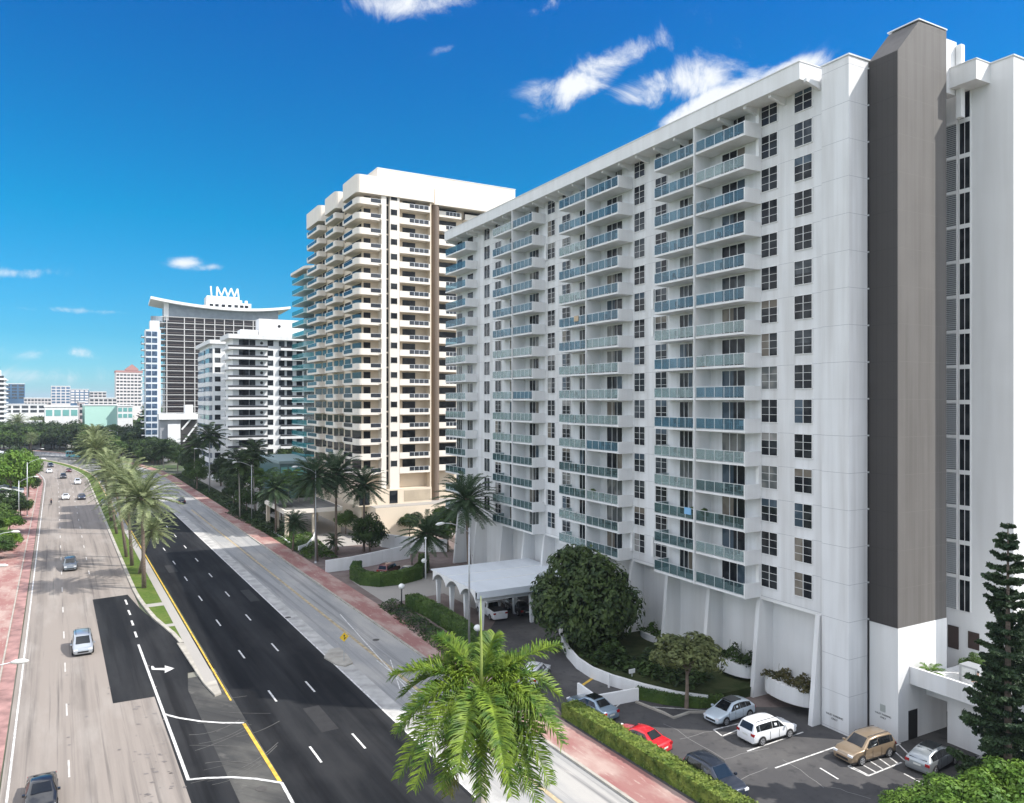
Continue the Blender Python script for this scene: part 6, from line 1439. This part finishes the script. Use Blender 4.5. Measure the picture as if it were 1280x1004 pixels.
def wall_line(name, label, pts, h0, h1, w, m, cat='wall', z=0.0):
    mb = MB(); n = len(pts); L2 = []
    for i in range(n):
        A = Vector(pts[max(0, i-1)]); B_ = Vector(pts[min(n-1, i+1)]); d = (B_-A).normalized(); k = Vector((-d.y, d.x))*w/2; p_ = Vector(pts[i]); L2.append((p_-k, p_+k))
    for i in range(n-1):
        za = h0+(h1-h0)*i/(n-1); zb__ = h0+(h1-h0)*(i+1)/(n-1); (a0, a1), (b0, b1) = L2[i], L2[i+1]
        mb.quad([(*a0, z), (*b0, z), (*b0, zb__), (*a0, za)]); mb.quad([(*b1, z), (*a1, z), (*a1, za), (*b1, zb__)]); mb.quad([(*a0, za), (*b0, zb__), (*b1, zb__), (*a1, za)])
    for (a0, a1), hh_ in ((L2[0], h0), (L2[-1], h1)): mb.quad([(*a0, z), (*a1, z), (*a1, hh_), (*a0, hh_)])
    return tag(mb.build(name, m), label, cat)
cw = [(700, 790), (703, 806), (710, 822), (722, 836), (740, 848), (765, 858), (803, 869), (845, 879), (885, 884)]
wall_line('planter_wall', 'curved white planter wall sweeping round the big tree', [G(*c_) for c_ in cw], 1.2, 1.0, .3, M_plain)
inner = [G(*c_) for c_ in cw]+[B1.W(12, .5)[:2], B1.W(42, .5)[:2], G(700, 775)]
o = poly(MB(), [(x*.999+.02, y+.2) for x, y in inner], .85, 0.0).build('planted_bank', M_soil); tag(o, kind='structure')
cover('bed_planting', 'dark ground cover inside the curved white planter', [(*G(755, 832), *G(880, 868), 5.5), (*G(715, 800), *G(760, 845), 3.5)], 2.7, F_dark, 34, .32)
hb = tag(MB().box(-.35, .35, -.02, .02, .3, .7).box(-.02, .02, -.02, .02, 0, .3).build('garden_sign', M_trim, None, False, (*G(790, 845, .9), .85), .5), 'small white sign board in the planter bed', 'sign')
wall_line('ramp_wall', 'white sloping ramp wall between the cream tower forecourt and the horseshoe hedge', [G(407, 716), G(440, 712), G(480, 704), G(512, 698)], 1.9, 2.3, .25, M_plain)
wall_line('garden_wall', 'low white wall behind the ramp at the podium corner', [G(450, 668), G(478, 684), G(530, 690), G(560, 690)], 2.6, 2.2, .3, M_plain)
wall_line('curved_wall', 'small curved white wall by the three tall palms', [G(373, 690), G(384, 687), G(392, 678), G(395, 668)], 1.0, 1.2, .2, M_plain)
wall_line('garden_kerb', 'thin white garden kerb left of the flat canopy', [G(332, 660), G(345, 668), G(362, 680)], .35, .35, .25, M_plain)
bx = thing('ramp_parapet', 'boxy white parapet at the car park barrier', 'parapet', (*G(771, 881), 0), math.atan2(G(790, 877)[1]-G(752, 884)[1], G(790, 877)[0]-G(752, 884)[0]))
MB().box(-2.2, 2.2, -.1, .1, 0, 1.15).build('front_panel', M_trim, bx); MB().box(-2.2, -2.0, .101, 3.2, 0, 1.15).build('end_panel', M_trim, bx)
bp_ = thing('bollard', 'short white bollard on the drive before the boxy parapet', 'bollard', (*G(761, 860), 0)); MB().tube([(0, 0, 0), (0, 0, 1.3)], .1, 8).build('post', M_trim, bp_)
wall_line('island_kerb', 'pale kerb edging the small tree island', [G(795, 879), G(830, 893), G(842, 899), G(862, 892), G(890, 892)], .2, .2, .22, M_curb)
t = thing('red_shrub', 'dark red shrub by the wall behind the vaulted canopy', 'shrub', (*G(606, 706), 0)); put('crown', crown_mesh('crown', F_red, 12, 120, .12), t, (0, 0, 1.3), scale=(1.9, 1.9, 1.4)); put('trunk', TR[0], t, scale=(2, 2, 1.6))
# white houses glimpsed at the far left
for (a, b, h, w2, lb) in ((4, 633, 4.5, 9, 'white shed roof glimpsed among the left hand garden trees'), (-2, 585, 6, 12, 'white house wall at the left edge above the garden trees')):
    c = G(a, b); t = thing('small_house', lb, 'house', (*c, 0), ROAD_ANG)
    MB().box(-w2/2, w2/2, -4, 4, 0, h-.8).build('wall', M_plain, t); mm_ = MB()
    mm_.quad([(-w2/2-.4, -4.4, h-.8), (w2/2+.4, -4.4, h-.8), (w2/2+.4, 0, h+.6), (-w2/2-.4, 0, h+.6)]); mm_.quad([(-w2/2-.4, 0, h+.6), (w2/2+.4, 0, h+.6), (w2/2+.4, 4.4, h-.8), (-w2/2-.4, 4.4, h-.8)]); mm_.build('roof', mat('pale metal roof', (.55, .56, .56), .5), t)
    MB().box(-1, 1, -4.03, -4.0, 1, 2.3).build('window', M_pane, t)
# terrace things
t = thing('potted_palm', 'yellow green potted palm on the terrace corner by the stair fin', 'potted plant', (*B1.W(-1.0, -2.6)[:2], 4.8)); MB().tube([(0, 0, 0), (0, 0, .5)], [.25, .35], 10).build('pot', M_plain, t); put('crown', PC['lime'][0], t, (0, 0, .6), scale=1.1)
t = thing('potted_bush', 'round green bush in a pot on the terrace behind the yellow palm', 'potted plant', (*B1.W(-2.4, -6.0)[:2], 4.8)); MB().tube([(0, 0, 0), (0, 0, .5)], [.3, .4], 10).build('pot', M_plain, t); put('crown', CR['mid'][0], t, (0, 0, 1.1), scale=(1.1, 1.1, .9))
t = thing('grey_cabinet', 'grey equipment cabinet on the terrace beside the person', 'cabinet', (*B1.W(-3.3, -4.2)[:2], 4.8), B1.ang); MB().box(-.7, .7, -.6, .6, 0, 1.6).build('body', mat('cabinet grey', (.30, .31, .32), .5), t); MB().box(-.5, .5, .601, .62, .15, 1.45).build('door', M_steel, t)
# patio furniture on the balconies of the white slab block
ch = MB().box(-.25, .25, -.25, .25, .40, .45); 
chm = ch.mesh('seat', M_trim); bkm = MB().box(-.25, -.21, -.25, .25, .451, .88).mesh('backrest', M_trim); lgm = MB().box(-.02, .02, -.02, .02, 0, .399).mesh('leg', M_trim)
M_dkf = mat('dark patio furniture', (.04, .04, .045), .6); chd = [m_.copy() for m_ in (chm, bkm, lgm)]
for m_ in chd: m_.materials[0] = M_dkf
def pchair(s, p, z, rz, dark, label):
    w_ = B1.W(s, p); t = thing('patio_chair', label, 'chair', (w_[0], w_[1], z), B1.ang+rz, 'patio chairs on the balconies')
    a_, b_, c_ = chd if dark else (chm, bkm, lgm); put('seat', a_, t); put('backrest', b_, t)
    for x_ in (-.22, .22):
        for y_ in (-.22, .22): put('leg', c_, t, (x_, y_, 0))
def ptable(s, p, z, label):
    w_ = B1.W(s, p); t = thing('patio_table', label, 'table', (w_[0], w_[1], z), B1.ang, 'patio tables on the balconies')
    MB().tube([(0, 0, .70), (0, 0, .73)], .42, 14).build('table_top', M_trim, t); MB().tube([(0, 0, 0), (0, 0, .699)], .04, 6).build('leg', M_trim, t)
ordn = ['lowest', 'second', 'third', 'fourth', 'fifth', 'sixth', 'seventh', 'eighth', 'ninth', 'tenth', 'eleventh', 'twelfth', 'thirteenth', 'fourteenth', 'top']
stn = {12.13: 'nearest balcony stack', 18.62: 'second balcony stack', 30.7: 'third balcony stack', 36.95: 'fourth balcony stack'}
for (s, ty, k, z) in BALC:
    if s in stn and R.random() < .72:
        dark = R.random() < .45; x0 = s+R.uniform(.9, 1.6) if ty == 'R' else s+R.uniform(.8, 1.4)
        pchair(x0, PW+1.1, z, R.uniform(-.4, .4), dark, f'{"dark" if dark else "white"} patio chair, nearer of two, {ordn[k]} floor of the {stn[s]}')
        pchair(x0+2.2, PW+1.15, z, PI+R.uniform(-.4, .4), dark, f'{"dark" if dark else "white"} patio chair, farther of two, {ordn[k]} floor of the {stn[s]}')
        if R.random() < .6: ptable(x0+1.1, PW+1.1, z, f'small round white table on the {ordn[k]} floor of the {stn[s]}')
# towels over rails and pots on the balconies
def towel(s, k, c, label):
    w_ = B1.W(s, PF+.02); t = tag(MB().box(0, .9, -.10, .01, .45, 1.10).build('towel', mat('towel '+c[0], c[1], .9), None, False, (w_[0], w_[1], ZF0+FH*k), B1.ang), label, 'towel'); return t
towel(19.0, 2, ('blue', (.22, .45, .70)), 'light blue towel hung over a balcony rail, third floor of the second stack')
towel(38.5, 9, ('sand', (.55, .42, .28)), 'sand coloured towel on a balcony rail high in the fourth stack')
M_pot = mat('clay pot', (.30, .13, .08), .8)
for i, (s, ty, k, z) in enumerate([b for b in BALC if b[0] in stn]):
    if i % 5 == 2:
        w_ = B1.W(s+(5.5 if ty == 'R' else .5), PF-.5); t = thing('potted_plant', f'small potted plant on the {ordn[k]} floor of the {stn[s]}', 'potted plant', (w_[0], w_[1], z), R.uniform(0, 6), 'pots on the balconies')
        MB().tube([(0, 0, 0), (0, 0, .35)], [.16, .22], 9).build('pot', M_pot, t); put('foliage', CR['mid'][i % 3], t, (0, 0, .75), scale=(.42, .42, .55))
# ================================================================ AIR
hz = bpy.data.materials.new('haze air'); hz.use_nodes = True; nt = hz.node_tree; nt.nodes.remove(nt.nodes['Principled BSDF'])
pv = nt.nodes.new('ShaderNodeVolumePrincipled'); pv.inputs['Color'].default_value = (.82, .90, 1.0, 1); pv.inputs['Density'].default_value = 0.00013; pv.inputs['Anisotropy'].default_value = 0.3
nt.links.new(pv.outputs[0], nt.nodes['Material Output'].inputs['Volume'])
tag(MB().box(-5010, 5010, -2010, 9010, -1.1, 95).build('haze', hz), 'thin sea air over the whole street', 'haze', kind='stuff')
